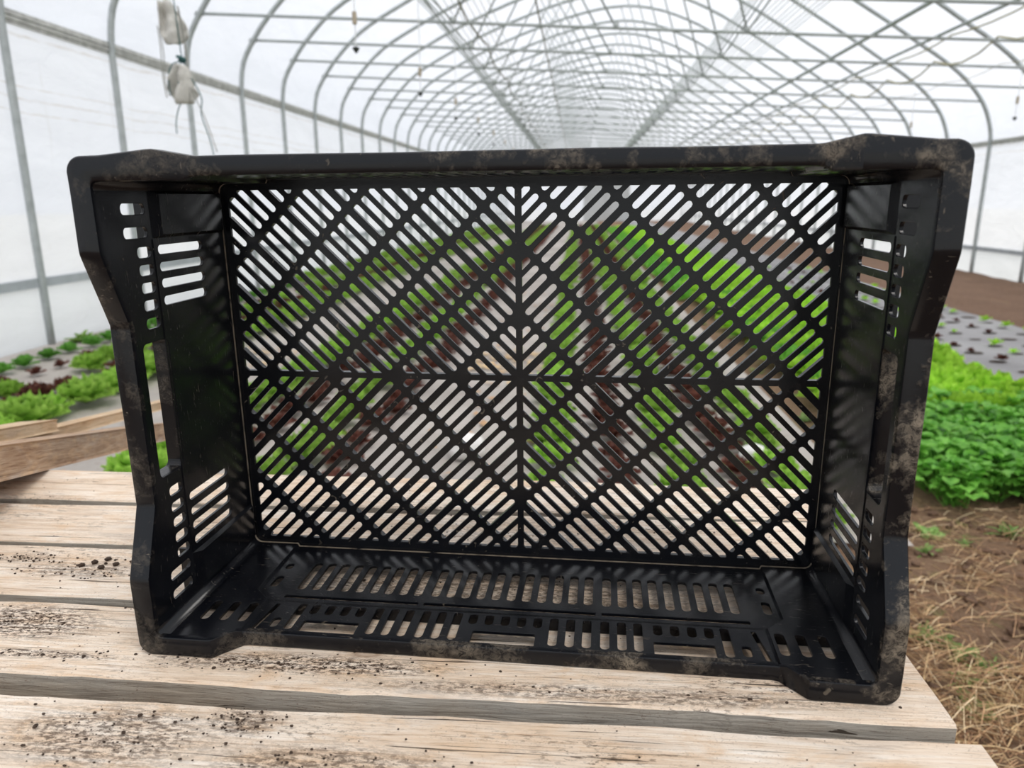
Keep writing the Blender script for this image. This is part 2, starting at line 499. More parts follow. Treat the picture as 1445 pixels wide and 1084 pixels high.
# ------------------------------------------------------------------ the greenhouse shell
XL, XR = -4.19, 6.10
HOOP_Y = [5.43 + 1.31 * k for k in range(-2, 31)]
YEND = HOOP_Y[-1]
YBACK = -3.5
PROF = [(-4.19, 0.0), (-4.19, 1.2), (-4.19, 2.2), (-4.185, 2.5), (-4.13, 2.80), (-3.98, 3.05), (-3.79, 3.29), (-3.38, 3.67), (-2.8, 4.00),
        (-2.0, 4.38), (-1.0, 4.76), (0.0, 5.05), (0.9, 5.18), (1.7, 5.08), (2.5, 4.78), (3.3, 4.34), (3.99, 3.92), (4.52, 3.60), (4.94, 3.33), (5.26, 3.13),
        (5.59, 2.88), (5.84, 2.62), (5.98, 2.40), (6.08, 2.12), (6.10, 1.85), (6.10, 1.0), (6.10, 0.0)]
def smooth_prof(off=0.0):
    P = catmull([(x, 0, z) for x, z in PROF], 3)
    if off:
        Q = []
        for i, p in enumerate(P):
            t = (P[min(i + 1, len(P) - 1)] - P[max(i - 1, 0)]).normalized()
            Q.append(p + Vector((-t.z, 0, t.x)) * off)
        P = Q
    return P
ARCH = smooth_prof()
COVER = smooth_prof(0.035)
def bar_z(x): return 3.06 - 0.052 * (x + 4.19)
def arch_z(x):
    for a, b in zip(ARCH, ARCH[1:]):
        if a.x <= x <= b.x and b.x > a.x: return a.z + (b.z - a.z) * (x - a.x) / (b.x - a.x)
    return 3.0

def film_strip(name, pts, mat, y0, y1, ny=40):
    mb = MB()
    vs = []
    for j in range(ny + 1):
        y = y0 + (y1 - y0) * j / ny
        for p in pts: vs.append((p.x, y, p.z))
    n = len(pts)
    fs = [(j * n + i, j * n + i + 1, (j + 1) * n + i + 1, (j + 1) * n + i) for j in range(ny) for i in range(n - 1)]
    mb.add(vs, fs)
    o = mb.build(name, mat, smooth=True)
    return tag(o, kind='structure')

li = max(i for i, p in enumerate(COVER) if p.x < 0 and p.z <= 2.45)
ri = min(i for i, p in enumerate(COVER) if p.x > 3 and p.z <= 2.0)
XLc, XRc = COVER[0].x, COVER[-1].x
low_l = [Vector((XLc, 0, 0.0)), Vector((XLc, 0, 0.25)), Vector((XLc, 0, 0.52))]
o = film_strip('wall_left', [Vector((XLc, 0, 0.50))] + [p for p in COVER[:li + 1] if p.z > 0.55], M_FILMW, YBACK, YEND)
tag(o, 'creased white plastic film sidewall on the left above the grey base rail')
o = film_strip('wall_left_lower', low_l, M_FILMB, YBACK, YEND)
tag(o, 'lower strip of greyish plastic film under the left base rail')
o = film_strip('ceiling', COVER[li:ri + 1], M_FILM, YBACK, YEND)
tag(o, 'milky plastic film roof stretched over the steel hoops')
o = film_strip('wall_right', [p for p in COVER[ri:] if p.z > 0.45] + [Vector((XRc, 0, 0.40))], M_FILMW, YBACK, YEND)
tag(o, 'white plastic film sidewall on the right above its base rail')
o = film_strip('wall_right_lower', [Vector((XRc, 0, 0.40)), Vector((XRc, 0, 0.2)), Vector((XRc, 0, 0.0))], M_FILMB, YBACK, YEND)
tag(o, 'lower strip of film under the right base rail')
mb = MB()
mb.add([(p.x, YEND, p.z) for p in COVER], [tuple(range(len(COVER)))])
tag(mb.build('wall_back', M_FILMW), 'white film end wall at the far end of the greenhouse', kind='structure')
mb = MB()
mb.box((0.4, YEND - 0.06, 0), (3.0, YEND - 0.03, 3.4))
for x in (0.4, 1.7, 3.0): mb.box((x - .05, YEND - 0.1, 0), (x + .05, YEND - 0.06, 3.4))
tag(mb.build('door_1', mat_simple('pale_grey_door', (0.5, 0.52, 0.52), 0.6)), 'pale grey double door in the far end wall', kind='structure')

# rails on both sides
def rail(name, x, z0, z1, d, mat, label, lip=True):
    mb = MB()
    mb.box((x - d / 2, YBACK, z0), (x + d / 2, YEND, z1))
    if lip:
        s = 1 if x < 0 else -1
        zc = (z0 + z1) / 2
        mb.box((x + s * d / 2, YBACK, zc + 0.008), (x + s * (d / 2 + 0.012), YEND, zc + 0.024))
        mb.box((x + s * d / 2, YBACK, zc - 0.024), (x + s * (d / 2 + 0.012), YEND, zc - 0.008))
    return tag(mb.build(name, mat), label, kind='structure')
rail('trim_1', XLc + 0.0, 2.42, 2.52, 0.035, M_HIP, 'weathered grey hip board along the top of the left sidewall')
rail('trim_2', XLc + 0.0, 0.48, 0.55, 0.05, M_RAIL, 'grey base rail along the left sidewall half a metre up', False)
rail('trim_3', XRc, 1.92, 1.99, 0.035, M_HIP, 'grey hip board along the top of the right sidewall')
rail('trim_4', XRc, 0.38, 0.44, 0.05, M_RAIL, 'grey base rail along the right sidewall', False)

# ------------------------------------------------------------------ hoops with cross bars and web struts
arch_mb = MB(); arch_mb.tube(ARCH, 0.029, 10); arch_me = arch_mb.mesh('arch')
bx0, bx1 = -3.98, 5.88
bm_ = MB(); bm_.tube([(bx0, 0, bar_z(bx0)), (0.9, 0, bar_z(0.9) - 0.01), (bx1, 0, bar_z(bx1))], 0.0155, 8)
bm_.box((bx0 - 0.05, -0.02, bar_z(bx0) - 0.02), (bx0 + 0.03, 0.02, bar_z(bx0) + 0.02))
bar_me = bm_.mesh('cross_bar')
STR = [(-1.3, -2.5), (-1.3, -0.15), (0.35, -0.8), (1.65, 0.85), (1.65, 2.9)]
str_me = []
for xb, xt in STR:
    m = MB(); m.tube([(xb, 0.0, bar_z(xb)), (xt, 0.0, arch_z(xt) - 0.01)], 0.0115, 6)
    m.box((xb - 0.025, -0.015, bar_z(xb) - 0.02), (xb + 0.025, 0.015, bar_z(xb) + 0.045))
    str_me.append(m.mesh('strut'))
for me in [arch_me, bar_me] + str_me:
    me.materials.append(M_GALV if me is arch_me else M_BAR)
    me.polygons.foreach_set('use_smooth', [True] * len(me.polygons))
for i, y in enumerate(HOOP_Y):
    e = empty('hoop_frame', loc=(0, y, 0))
    if y < 12:
        near = {2: 'galvanized hoop frame whose left post stands nearest the camera', 3: 'galvanized hoop frame second along the left sidewall, just left of the crate',
                4: 'galvanized hoop frame behind the hanging cloths and twine', 5: 'galvanized hoop frame next after the one behind the hanging cloths',
                6: 'galvanized hoop frame fifth along the left sidewall'}
        lab = near.get(i, 'galvanized hoop frame overhead at the near end')
    else: lab = 'galvanized steel hoop with cross bar in the row receding to the far end'
    tag(e, lab, 'hoop', 'greenhouse hoops')
    a = link_mesh('arch', arch_me, None, e)
    b = link_mesh('cross_bar', bar_me, None, e)
    for me in str_me: link_mesh('strut', me, None, e)

# long wires, pipes and hoses resting on the cross bars
def run(name, x, dz, r, mat, label, cat, group=None, sag=0.0, zig=0.0, y0=0.3):
    pts = []
    ys = [y for y in HOOP_Y if y > y0 - 3]
    for j, y in enumerate(ys):
        zx = zig * (0.5 if j % 2 else -0.5)
        pts.append((x + zx, y, bar_z(x) + dz))
        if sag and j < len(ys) - 1:
            for q in (0.25, 0.5, 0.75):
                pts.append((x + zx * (1 - 2 * q), y + 1.31 * q, bar_z(x) + dz - sag * 4 * q * (1 - q)))
    mb = MB(); mb.tube(pts, r, 6)
    return tag(mb.build(name, mat, smooth=True), label, cat, group)
run('ridge_cable', -0.41, 0.03, 0.009, M_HOSE, 'thin dark olive cable running lengthwise over the cross bars near the middle', 'cable')
run('drip_hose', -1.13, 0.035, 0.010, M_HOSE, 'dark zigzagging hose running beside the left wire bundle', 'hose', zig=0.07, sag=0.02)
run('sprinkler_pipe', -1.45, 0.03, 0.010, M_BAR, 'thin grey pipe left of the left wire bundle with sprinklers hanging below', 'pipe')
for k in range(8):
    run('support_wire', -1.34 + 0.07 * k, 0.022 + 0.006 * (k % 3), 0.0042, M_WIRE, 'light grey wire in the left overhead bundle of parallel wires', 'wire', 'left overhead wires')
for k in range(9):
    run('support_wire', 1.66 + 0.055 * k, 0.022 + 0.006 * (k % 3), 0.0042, M_WIRE, 'light grey wire in the right overhead bundle of parallel wires', 'wire', 'right overhead wires')
run('steel_pipe', 2.90, 0.035, 0.020, M_GALV, 'thick grey pipe running lengthwise over the cross bars right of centre', 'pipe')
run('steel_pipe', 3.50, 0.032, 0.016, M_GALV, 'second lengthwise grey pipe, to the right of the thick one', 'pipe')
run('yellowed_hose', 3.62, 0.03, 0.008, M_YHOSE, 'yellowed thin hose lying right beside the second grey pipe', 'hose', sag=0.03, zig=0.05)
run('yellowed_hose', 4.03, 0.03, 0.010, M_YHOSE, 'yellowed hose sagging in scallops between the cross bars at right', 'hose', sag=0.12)
run('support_wire', 4.75, 0.03, 0.004, M_YHOSE, 'single thin wire farthest right over the cross bars', 'wire', sag=0.05)

def sprinkler(x, y, zb, label, group):
    e = empty('hanging_sprinkler', loc=(x, y, zb))
    tag(e, label, 'sprinkler', group)
    top = bar_z(x) + 0.03 - zb
    m = MB(); m.tube([(0, 0, 0.02), (0.004, 0, top * .5), (0, 0, top)], 0.004, 6); m.build('tube', M_WIRE, e)
    m = MB(); m.tube([(0, 0, 0.16), (0, 0, 0.165), (0, 0, 0.235), (0, 0, 0.24)], [0.006, 0.016, 0.016, 0.006], 8); m.build('weight', M_TAN, e)
    m = MB(); m.tube([(0, 0, 0.03), (0, 0, 0.02), (0, 0, 0.0), (0, 0, -0.012)], [0.006, 0.026, 0.014, 0.004], 8); m.build('nozzle', M_DARK, e)
for k in range(9):
    y = 5.05 + 2.03 * k
    sprinkler(-1.46, y, 2.08, 'small hanging sprinkler nearest the camera, below the left pipe' if k == 0 else 'small hanging sprinkler on a thin tube in the left row', 'sprinklers hanging on the left')
for k in range(4):
    sprinkler(4.75, 8.9 + 2.62 * k, 1.98, 'hanging sprinkler beside the top right corner of the crate' if k == 0 else 'small hanging sprinkler on a thin tube in the right row', 'sprinklers hanging on the right')

# ------------------------------------------------------------------ hanging cloths and twine, upper left
def cloth(name, c, w, h, rot, label, seed, fold=0.03):
    rnd = random.Random(seed)
    mb = MB(); nx, ny = 10, 12
    vs = []
    for j in range(ny + 1):
        for i in range(nx + 1):
            u = i / nx - 0.5; v = j / ny
            ww = w * (0.45 + 0.75 * min(1, v * 1.6)) if v < 0.6 else w * (1.2 - 0.35 * (v - 0.6))
            x = u * ww; z = -v * h + 0.25 * h * abs(u) * (1 if v > 0.7 else 0) * (v - 0.7) * 3
            y = fold * sin(u * 9 + v * 3 + seed) + 0.03 * noise.noise(Vector((x * 20, z * 20, seed)))
            vs.append((x, y, z))
    n = nx + 1
    fs = [(j * n + i, j * n + i + 1, (j + 1) * n + i + 1, (j + 1) * n + i) for j in range(ny) for i in range(nx)]
    mb.add(vs, fs)
    e = mb.build(name, M_CLOTH, smooth=True)
    sm = e.modifiers.new('thickness', 'SOLIDIFY'); sm.thickness = 0.003
    e.location = c; e.rotation_euler = rot
    return tag(e, label, 'cloth')
HX, HY = -2.22, 4.15
cloth('hanging_cloth', (HX - 0.03, HY, 2.185), 0.125, 0.23, (0, radians(-14), radians(20)), 'pale grey folded cloth tied to the hanging twine at the very top left', 3)
cloth('hanging_cloth', (HX + 0.04, HY, 1.86), 0.14, 0.21, (0, radians(12), radians(-25)), 'pale grey crumpled cloth hanging lower on the twine, below the knot', 8, 0.04)
def strands(name, paths, r, mat, label, cat='twine'):
    mb = MB()
    for p in paths: mb.tube(catmull(p, 5), r, 5)
    return tag(mb.build(name, mat, smooth=True), label, cat)
e0 = [(HX + 0.015, HY, 3.02), (HX + 0.01, HY, 2.5), (HX + 0.03, HY, 2.15), (HX + 0.04, HY, 1.88)]
strands('green_twine', [e0, [(HX + 0.04, HY, 1.88), (HX - 0.03, HY + .01, 1.86), (HX - 0.05, HY, 1.78), (HX - 0.045, HY, 1.70)],
                        [(HX + 0.05, HY, 1.88), (HX + 0.08, HY, 1.80), (HX + 0.13, HY, 1.69), (HX + 0.12, HY, 1.60), (HX + 0.155, HY, 1.47), (HX + 0.17, HY, 1.38)],
                        [(HX + 0.05, HY, 1.69), (HX + 0.0, HY, 1.65), (HX - 0.03, HY, 1.57), (HX - 0.035, HY, 1.50)],
                        [(HX + 0.035, HY - .01, 1.87), (HX + 0.03, HY - .03, 1.80), (HX + 0.02, HY - .03, 1.74)]], 0.0032, M_TWINE,
        'dark green twine knotted around the hanging cloths with loose trailing ends')
strands('grey_twine', [[(HX - 0.08, HY, 2.06), (HX - 0.075, HY, 1.95), (HX - 0.08, HY, 1.80), (HX - 0.07, HY, 1.69)],
                       [(HX - 0.07, HY, 2.05), (HX - 0.06, HY, 1.92), (HX - 0.07, HY, 1.78), (HX - 0.055, HY, 1.70)],
                       [(HX + 0.05, HY, 2.15), (HX + 0.07, HY, 1.95), (HX + 0.075, HY, 1.75), (HX + 0.14, HY, 1.58), (HX + 0.19, HY, 1.40)],
                       [(HX + 0.04, HY + .01, 2.16), (HX + 0.06, HY, 1.98), (HX + 0.07, HY, 1.80), (HX + 0.06, HY, 1.66)]], 0.003, M_GTWINE,
        'frayed grey twine hanging beside the green twine from the cloths')
mb = MB(); mb.tube(catmull([(HX + .02, HY - .01, 1.90), (HX + .04, HY - .02, 1.895), (HX + .06, HY - .01, 1.885), (HX + .04, HY + .01, 1.875), (HX + .02, HY, 1.89)], 4), 0.009, 6)
k = mb.build('knot', M_TWINE, bpy.data.objects['green_twine'])

# ------------------------------------------------------------------ the ground
def sheet(name, x0, x1, y0, y1, nx, ny, zf, mat, label, kind='structure'):
    mb = MB(); vs = []
    for j in range(ny + 1):
        for i in range(nx + 1):
            x = x0 + (x1 - x0) * i / nx; y = y0 + (y1 - y0) * j / ny
            vs.append((x, y, zf(x, y)))
    n = nx + 1
    fs = [(j * n + i, j * n + i + 1, (j + 1) * n + i + 1, (j + 1) * n + i) for j in range(ny) for i in range(nx)]
    mb.add(vs, fs)
    return tag(mb.build(name, mat, smooth=True), label, kind=kind)
def bumpy(a, s): return lambda x, y: a * noise.noise(Vector((x * s, y * s, 3.1)))
mb = MB(); mb.add([(-60, -60, -0.05), (60, -60, -0.05), (60, 120, -0.05), (-60, 120, -0.05)], [(0, 1, 2, 3)])
tag(mb.build('floor_outside', mat_simple('pale_gravel', (0.55, 0.55, 0.52), 0.9, 0, 0.1, 1)), 'pale ground outside the greenhouse', kind='structure')
sheet('floor', XLc, XRc, YBACK, YEND, 50, 120, bumpy(0.012, 2.2), M_SOIL, 'brown earth floor of the greenhouse with scattered weeds')
sheet('floor_bare_soil', 3.85, XRc - 0.01, 1.0, YEND, 30, 160, lambda x, y: 0.03 + 0.035 * noise.noise(Vector((x * 3, y * 1.2, 0))) + 0.02 * noise.noise(Vector((x * 9, y * 9, 1))), M_BARE, 'tilled bare brown soil bed along the right sidewall')
sheet('floor_fabric_left_near', XLc + 0.02, -0.55, 1.15, 2.32, 36, 14, lambda x, y: 0.022 + 0.008 * noise.noise(Vector((x * 3, y * 1.5, 5))), M_FAB, 'dusty grey woven ground fabric beside and under the table')
sheet('floor_fabric_left', XLc + 0.02, 1.12, 2.3, YEND, 50, 160, lambda x, y: 0.022 + 0.008 * noise.noise(Vector((x * 3, y * 1.5, 5))), M_FAB, 'dusty grey woven ground fabric between the lettuce rows')
sheet('floor_fabric_right', 2.50, 3.88, 2.4, YEND, 20, 120, lambda x, y: 0.045 + 0.012 * noise.noise(Vector((x * 3, y * 1.5, 9))), M_FABR, 'grey woven ground fabric with planting holes right of the leafy bed')

# ------------------------------------------------------------------ plants
def leaf(mb, base, az, length, width, lift, droop, ruff, seed, na=6, nb=4, mi=0, tipround=True):
    rnd = random.Random(seed)
    vs = []
    ca, sa = cos(az), sin(az)
    ph = rnd.random() * 6
    for i in range(na + 1):
        t = i / na
        r = length * (t * cos(lift) + 0.12 * t * t)
        z = length * (sin(lift) * t - droop * t * t)
        w = width * (sin(pi * min(1, t * 0.62 + 0.12)) ** 0.8) * (1.0 if t < 0.99 else 0.55)
        for j in range(nb + 1):
            s = j / nb * 2 - 1
            rip = ruff * (abs(s) ** 1.5) * t * sin(i * 2.1 + j * 3.7 + ph) 
            rr = r - 0.25 * width * s * s * t + rip * 0.6
            x = rr * ca - s * w * 0.5 * sa
            y = rr * sa + s * w * 0.5 * ca
            vs.append((base[0] + x, base[1] + y, base[2] + max(0.002, z + rip + 0.18 * width * s * s)))
    n = nb + 1
    fs = [(i * n + j, i * n + j + 1, (i + 1) * n + j + 1, (i + 1) * n + j) for i in range(na) for j in range(nb)]
    mb.add(vs, fs, mi)

def lettuce_me(name, seed, R=0.12, H=0.12, n=34, mat=M_LET, ruff=0.019, na=6, nb=6):
    rnd = random.Random(seed); mb = MB()
    for k in range(n):
        f = k / n
        az = k * 2.39996 + rnd.uniform(-.2, .2)
        lift = radians(18 + 62 * f + rnd.uniform(-8, 8))
        L = R * (1.15 - 0.35 * f) * rnd.uniform(.85, 1.1)
        leaf(mb, (0, 0, 0.012), az, L, R * rnd.uniform(.6, .85), lift, 0.10 * (1 - f), ruff, seed * 100 + k, na, nb)
    me = mb.mesh(name); me.materials.append(mat)
    me.polygons.foreach_set('use_smooth', [True] * len(me.polygons))
    return me

def arugula_me(name, seed, R, H, n, mat):
    rnd = random.Random(seed); mb = MB()
    for k in range(n):
        az = k * 2.39996 + rnd.uniform(-.3, .3)
        lift = radians(rnd.uniform(35, 82))
        L = H * rnd.uniform(.6, 1.1)
        # stem
        bx = rnd.uniform(-.25, .25) * R; by = rnd.uniform(-.25, .25) * R
        e = (bx + L * .72 * cos(lift) * cos(az), by + L * .72 * cos(lift) * sin(az), L * .72 * sin(lift))
        mb.tube([(bx, by, 0), e], 0.0018, 3, False)
        leaf(mb, e, az, L * .27, L * rnd.uniform(.21, .28), lift * .45, 0.35, 0.004, seed * 77 + k, 5, 2)
    me = mb.mesh(name); me.materials.append(mat)
    me.polygons.foreach_set('use_smooth', [True] * len(me.polygons))
    return me

LET = [lettuce_me('green_lettuce', s, 0.125 + 0.01 * s) for s in range(4)]
LETD = [lettuce_me('dark_green_lettuce', 10 + s, 0.13, 0.13, 22, M_LETD, 0.006) for s in range(2)]
RED = [lettuce_me('red_lettuce', 20 + s, 0.10, 0.1, 22, M_RED, 0.012) for s in range(3)]
SRED = [lettuce_me('small_red_lettuce', 30 + s, 0.06, 0.06, 12, M_RED, 0.008, 4, 3) for s in range(2)]
SLET = [lettuce_me('small_green_seedling', 40 + s, 0.05, 0.05, 7, M_LIME, 0.005, 4, 2) for s in range(2)]
FAR_G = lettuce_me('far_green', 50, 0.135, 0.13, 14, M_LET, 0.012, 3, 2)
FAR_R = lettuce_me('far_red', 51, 0.11, 0.1, 12, M_RED, 0.010, 3, 2)
ARU = [arugula_me('arugula', 60 + s, 0.17, 0.21, 70, M_ARU) for s in range(3)]
LIME = [lettuce_me('lime_green', 70 + s, 0.17, 0.2, 24, M_LIME, 0.016) for s in range(3)]
LIMED = [lettuce_me('leafy_green', 75 + s, 0.17, 0.2, 24, M_ARU, 0.014) for s in range(2)]

def far_stuff(name, spots, srcs, mats, label, cat):
    mb = MB()
    for (x, y, z, s) in spots:
        src = random.choice(srcs)
        a = random.random() * 6.28
        ca, sa = cos(a) * s, sin(a) * s
        vs = [(x + v.co.x * ca - v.co.y * sa, y + v.co.x * sa + v.co.y * ca, z + v.co.z * s) for v in src.vertices]
        mb.add(vs, [tuple(p.vertices) for p in src.polygons])
    o = mb.build(name, mats, smooth=True)
    return tag(o, label, cat, kind='stuff')

def plant_row(name, x, y0, y1, step, srcs, label, cat, group, jx=0.03, smin=.85, smax=1.15, skip=0.0, z=0.024):
    y = y0
    while y < y1:
        if random.random() >= skip:
            me = random.choice(srcs)
            o = link_mesh(name, me)
            o.location = (x + random.uniform(-jx, jx), y + random.uniform(-.03, .03), z)
            o.rotation_euler = (0, 0, random.random() * 6.28)
            s = random.uniform(smin, smax) * (.84 if x > -2 else 1.0); o.scale = (s, s, s)
            tag(o, label, cat, group)
        y += step
YN = 9.6
plant_row('green_lettuce', -3.80, 3.9, YN, 0.24, LETD, 'dark green lettuce in the row closest to the left sidewall', 'lettuce', 'dark green row by the left sidewall', smin=.6, smax=.8)
plant_row('red_lettuce', -3.52, 3.8, YN, 0.27, SRED, 'small dark red lettuce in the sparse row near the left sidewall', 'lettuce', 'sparse red row by the left sidewall', skip=.3)
plant_row('green_lettuce', -3.26, 3.3, YN, 0.25, LET, 'frilly green lettuce in the second green row from the left sidewall', 'lettuce', 'second green row from the left', skip=.15, smin=.7, smax=1.0)
plant_row('red_lettuce', -3.03, 3.0, YN, 0.25, RED, 'dark red lettuce between the second and third green rows from the left sidewall', 'lettuce', 'red row left of the crate', skip=.1, smin=.75)
plant_row('green_lettuce', -2.74, 2.6, YN, 0.22, LET, 'big frilly green lettuce in the row left of the wide fabric path', 'lettuce', 'third green row from the left', smin=.85, smax=1.1)
plant_row('green_lettuce', -1.73, 2.4, YN, 0.24, LET, 'green lettuce seen through the grid, in the row right of the wide path', 'lettuce', 'green row right of the wide path', smin=1.0, smax=1.2)
plant_row('red_lettuce', -1.48, 2.4, YN, 0.24, RED, 'dark red lettuce seen through the grid, in the left red row', 'lettuce', 'left red row behind the crate')
plant_row('green_lettuce', -1.20, 2.4, YN, 0.26, LET, 'green lettuce seen through the grid between the two left red rows', 'lettuce', 'green row between the left red rows', smin=.75, smax=1.0, skip=.1)
plant_row('red_lettuce', -0.97, 2.4, YN, 0.25, RED, 'dark red lettuce seen through the grid, in the red row left of the middle path', 'lettuce', 'red row left of the middle path')
plant_row('green_lettuce', -0.10, 2.4, YN, 0.26, LET, 'green lettuce seen through the grid, in the row right of the middle path', 'lettuce', 'green row right of the middle path', smin=.75, smax=1.0)
plant_row('red_lettuce', 0.17, 2.4, YN, 0.23, RED, 'brownish red lettuce seen through the grid, in the middle red row', 'lettuce', 'middle red row behind the crate')
plant_row('green_lettuce', 0.43, 2.4, YN, 0.26, LET, 'green lettuce seen through the grid right of the middle red row', 'lettuce', 'green row right of the middle red row', smin=.7, smax=1.0)
plant_row('red_lettuce', 0.65, 2.4, YN, 0.25, RED, 'dark red lettuce seen through the grid, in the rightmost red row', 'lettuce', 'rightmost red row')
plant_row('green_lettuce', 0.85, 2.4, YN, 0.25, LET, 'green lettuce seen through the grid, in the row at the right edge of the fabric', 'lettuce', 'green row at the fabric edge', smin=.7, smax=1.0)
spots = []
for x in (-3.80, -3.26, -2.74, -1.73, -1.20, -0.10, 0.43, 0.85):
    y = YN + .1
    while y < 34: spots.append((x + random.uniform(-.03, .03), y, 0.024, random.uniform(.9, 1.2))); y += .25
far_stuff('green_lettuce_rows', spots, [FAR_G], M_LET, 'rows of green lettuce receding to the far end of the greenhouse', 'lettuces')
spots = []
for x in (-3.03, -1.48, -0.97, 0.17, 0.65):
    y = YN + .1
    while y < 34: spots.append((x + random.uniform(-.03, .03), y, 0.024, random.uniform(.9, 1.1))); y += .25
far_stuff('red_lettuce_rows', spots, [FAR_R], M_RED, 'rows of dark red lettuce receding to the far end', 'lettuces')

# leafy bed right of the crate
for i in range(7):
    for j in range(8):
        x = 1.44 + 0.155 * i; y = 2.72 + 0.145 * j + 0.05 * (i % 2)
        o = link_mesh('arugula', random.choice(ARU)); o.location = (x + random.uniform(-.04, .04), y + random.uniform(-.04, .04), 0.0)
        o.rotation_euler = (0, 0, random.random() * 6.28); s = random.uniform(.9, 1.15); o.scale = (s, s, s)
        tag(o, 'round-leaved green plant at the near end of the leafy bed right of the crate', 'leafy green', 'near end of the leafy bed')
for i in range(5):
    for j in range(30):
        x = 1.50 + 0.21 * i; y = 3.72 + 0.2 * j
        o = link_mesh('leafy_green', random.choice(LIME if (i > 0 or j % 3) else LIMED)); o.location = (x + random.uniform(-.04, .04), y + random.uniform(-.04, .04), 0.0)
        o.rotation_euler = (0, 0, random.random() * 6.28); s = random.uniform(.95, 1.25); o.scale = (s, s, s)
        tag(o, 'bright lime green leafy plant packed in the bed right of the crate', 'leafy green', 'lime green part of the leafy bed')
spots = [(1.75 + 0.22 * i + random.uniform(-.05, .05), 9.75 + .24 * j, 0.0, random.uniform(1.1, 1.4)) for i in range(4) for j in range(90)]
far_stuff('leafy_green_bed', spots, [FAR_G], M_LIME, 'far part of the lime green leafy bed', 'leafy greens')
spots = [(1.28 + 0.2 * i + random.uniform(-.05, .05), 8.6 + .24 * j, 0.0, random.uniform(.8, 1.1)) for i in range(3) for j in range(95)]
far_stuff('low_green_bed', spots, [FAR_G], M_ARU, 'low mid-green crop left of the far lime green bed', 'leafy greens')
# seedlings in the right fabric
cnt = 0
for i in range(5):
    for j in range(32):
        x = 2.62 + .27 * i; y = 3.7 + .29 * j
        if random.random() < .25: continue
        red = (i % 2 == 1)
        o = link_mesh('red_seedling' if red else 'green_seedling', random.choice(SRED if red else SLET))
        o.location = (x + random.uniform(-.03, .03), y + random.uniform(-.03, .03), 0.05); o.rotation_euler = (0, 0, random.random() * 6.28)
        s = random.uniform(.6, 1.2) * (.75 if red else 1); o.scale = (s, s, s)
        tag(o, ('tiny reddish seedling' if red else 'tiny pale green seedling') + ' in the grey fabric right of the crate', 'seedling', 'red seedlings in the grey fabric' if red else 'green seedlings in the grey fabric')
mb = MB()
for i in range(5):
    for j in range(60):
        x = 2.62 + .27 * i + random.uniform(-.02, .02); y = 3.7 + .29 * j; r = random.uniform(.035, .06)
        z = 0.047 + 0.012 * noise.noise(Vector((x * 3, y * 1.5, 9))) + .004
        mb.add([(x + r * 1.3 * cos(a * pi / 4) * random.uniform(.7, 1.1), y + r * .7 * sin(a * pi / 4), z) for a in range(8)], [tuple(range(8))])
mb2 = mb.build('planting_holes', M_CRUMB, bpy.data.objects['floor_fabric_right'])

# weeds
def weed_me(seed, n=24, L=0.10, mat=M_WEED, blade=True):
    rnd = random.Random(seed); mb = MB()
    for k in range(n):
        az = rnd.random() * 6.28; l = L * rnd.uniform(.5, 1.2); lift = radians(rnd.uniform(15, 75))
        leaf(mb, (rnd.uniform(-.03, .03), rnd.uniform(-.03, .03), 0), az, l, l * (.12 if blade else .35), lift, .35, 0.002, seed * 31 + k, 4, 2)
    me = mb.mesh('weed'); me.materials.append(mat); return me
WD = [weed_me(1), weed_me(2, 16, .08, M_WEED, False), weed_me(3, 30, .07)]
WS = [(1.16, 2.30), (1.22, 2.42), (1.32, 2.36), (1.50, 2.45), (1.10, 2.5), (1.66, 2.40), (.95, 1.62), (.98, 1.70), (1.04, 1.66), (0.93, 1.78), (1.40, 1.88), (1.46, 1.95), (1.52, 1.84), (.90, 1.5), (1.9, 2.45),
      (1.02, 2.6), (1.14, 2.75), (1.2, 3.0), (1.3, 3.4), (1.2, 3.8), (1.28, 4.3), (1.22, 4.9), (1.35, 5.5), (1.3, 6.2), (1.2, 6.9), (1.34, 7.6)]
for i, (x, y) in enumerate(WS):
    o = link_mesh('weed', WD[i % 3]); o.location = (x, y, 0.0); o.rotation_euler = (0, 0, i); s = .55 + .25 * (i % 2); o.scale = (s, s, s * .7)
    tag(o, 'small green weed in the strawy soil right of the table', 'weed', 'weeds in the strawy soil')
o = link_mesh('weed', weed_me(9, 50, .13, M_WEED, False)); o.location = (-4.0, 5.55, 0.02)
tag(o, 'bushy green weed at the foot of the nearest left post', 'weed')

# two pale bags and dry leaves on the path behind the table
def bag(x, y, r, label, seed):
    bm = bmesh.new(); bmesh.ops.create_icosphere(bm, subdivisions=3, radius=1)
    for v in bm.verts:
        n_ = 1 + .28 * noise.noise(v.co * 1.7 + Vector((seed, 0, 0))) + .1 * noise.noise(v.co * 5 + Vector((seed, 3, 0)))
        neck = 1.0 if v.co.z < .6 else 1.0 - (v.co.z - .6) * 1.7
        v.co = Vector((v.co.x * n_ * neck * r, v.co.y * n_ * neck * r * .8, max(0, (v.co.z * .75 + .6)) * r * 1.05))
    me = bpy.data.meshes.new('sand_bag'); bm.to_mesh(me); bm.free()
    o = link_mesh('sand_bag', me, mat_simple('white_bag', (.72, .70, .68), .6, 0, .08, 20), smooth=True); o.location = (x, y, .026)
    tag(o, label, 'bag')
    m = MB(); m.tube(catmull([(-.03 * r / .09, -r * .62, r * .35), (-.01, -r * .72, r * .6), (.0, -r * .5, r * .95), (.015, -r * .3, r * 1.15)], 5), .006, 6); m.build('tie', M_TWIG, o)
bag(-0.47, 3.02, .085, 'small white tied bag lying on the fabric just behind the table, seen through the grid', 1)
bag(0.78, 3.06, .06, 'smaller crumpled pale bag on the fabric, seen through the right of the grid', 5)
mb = MB(); rnd = random.Random(21)
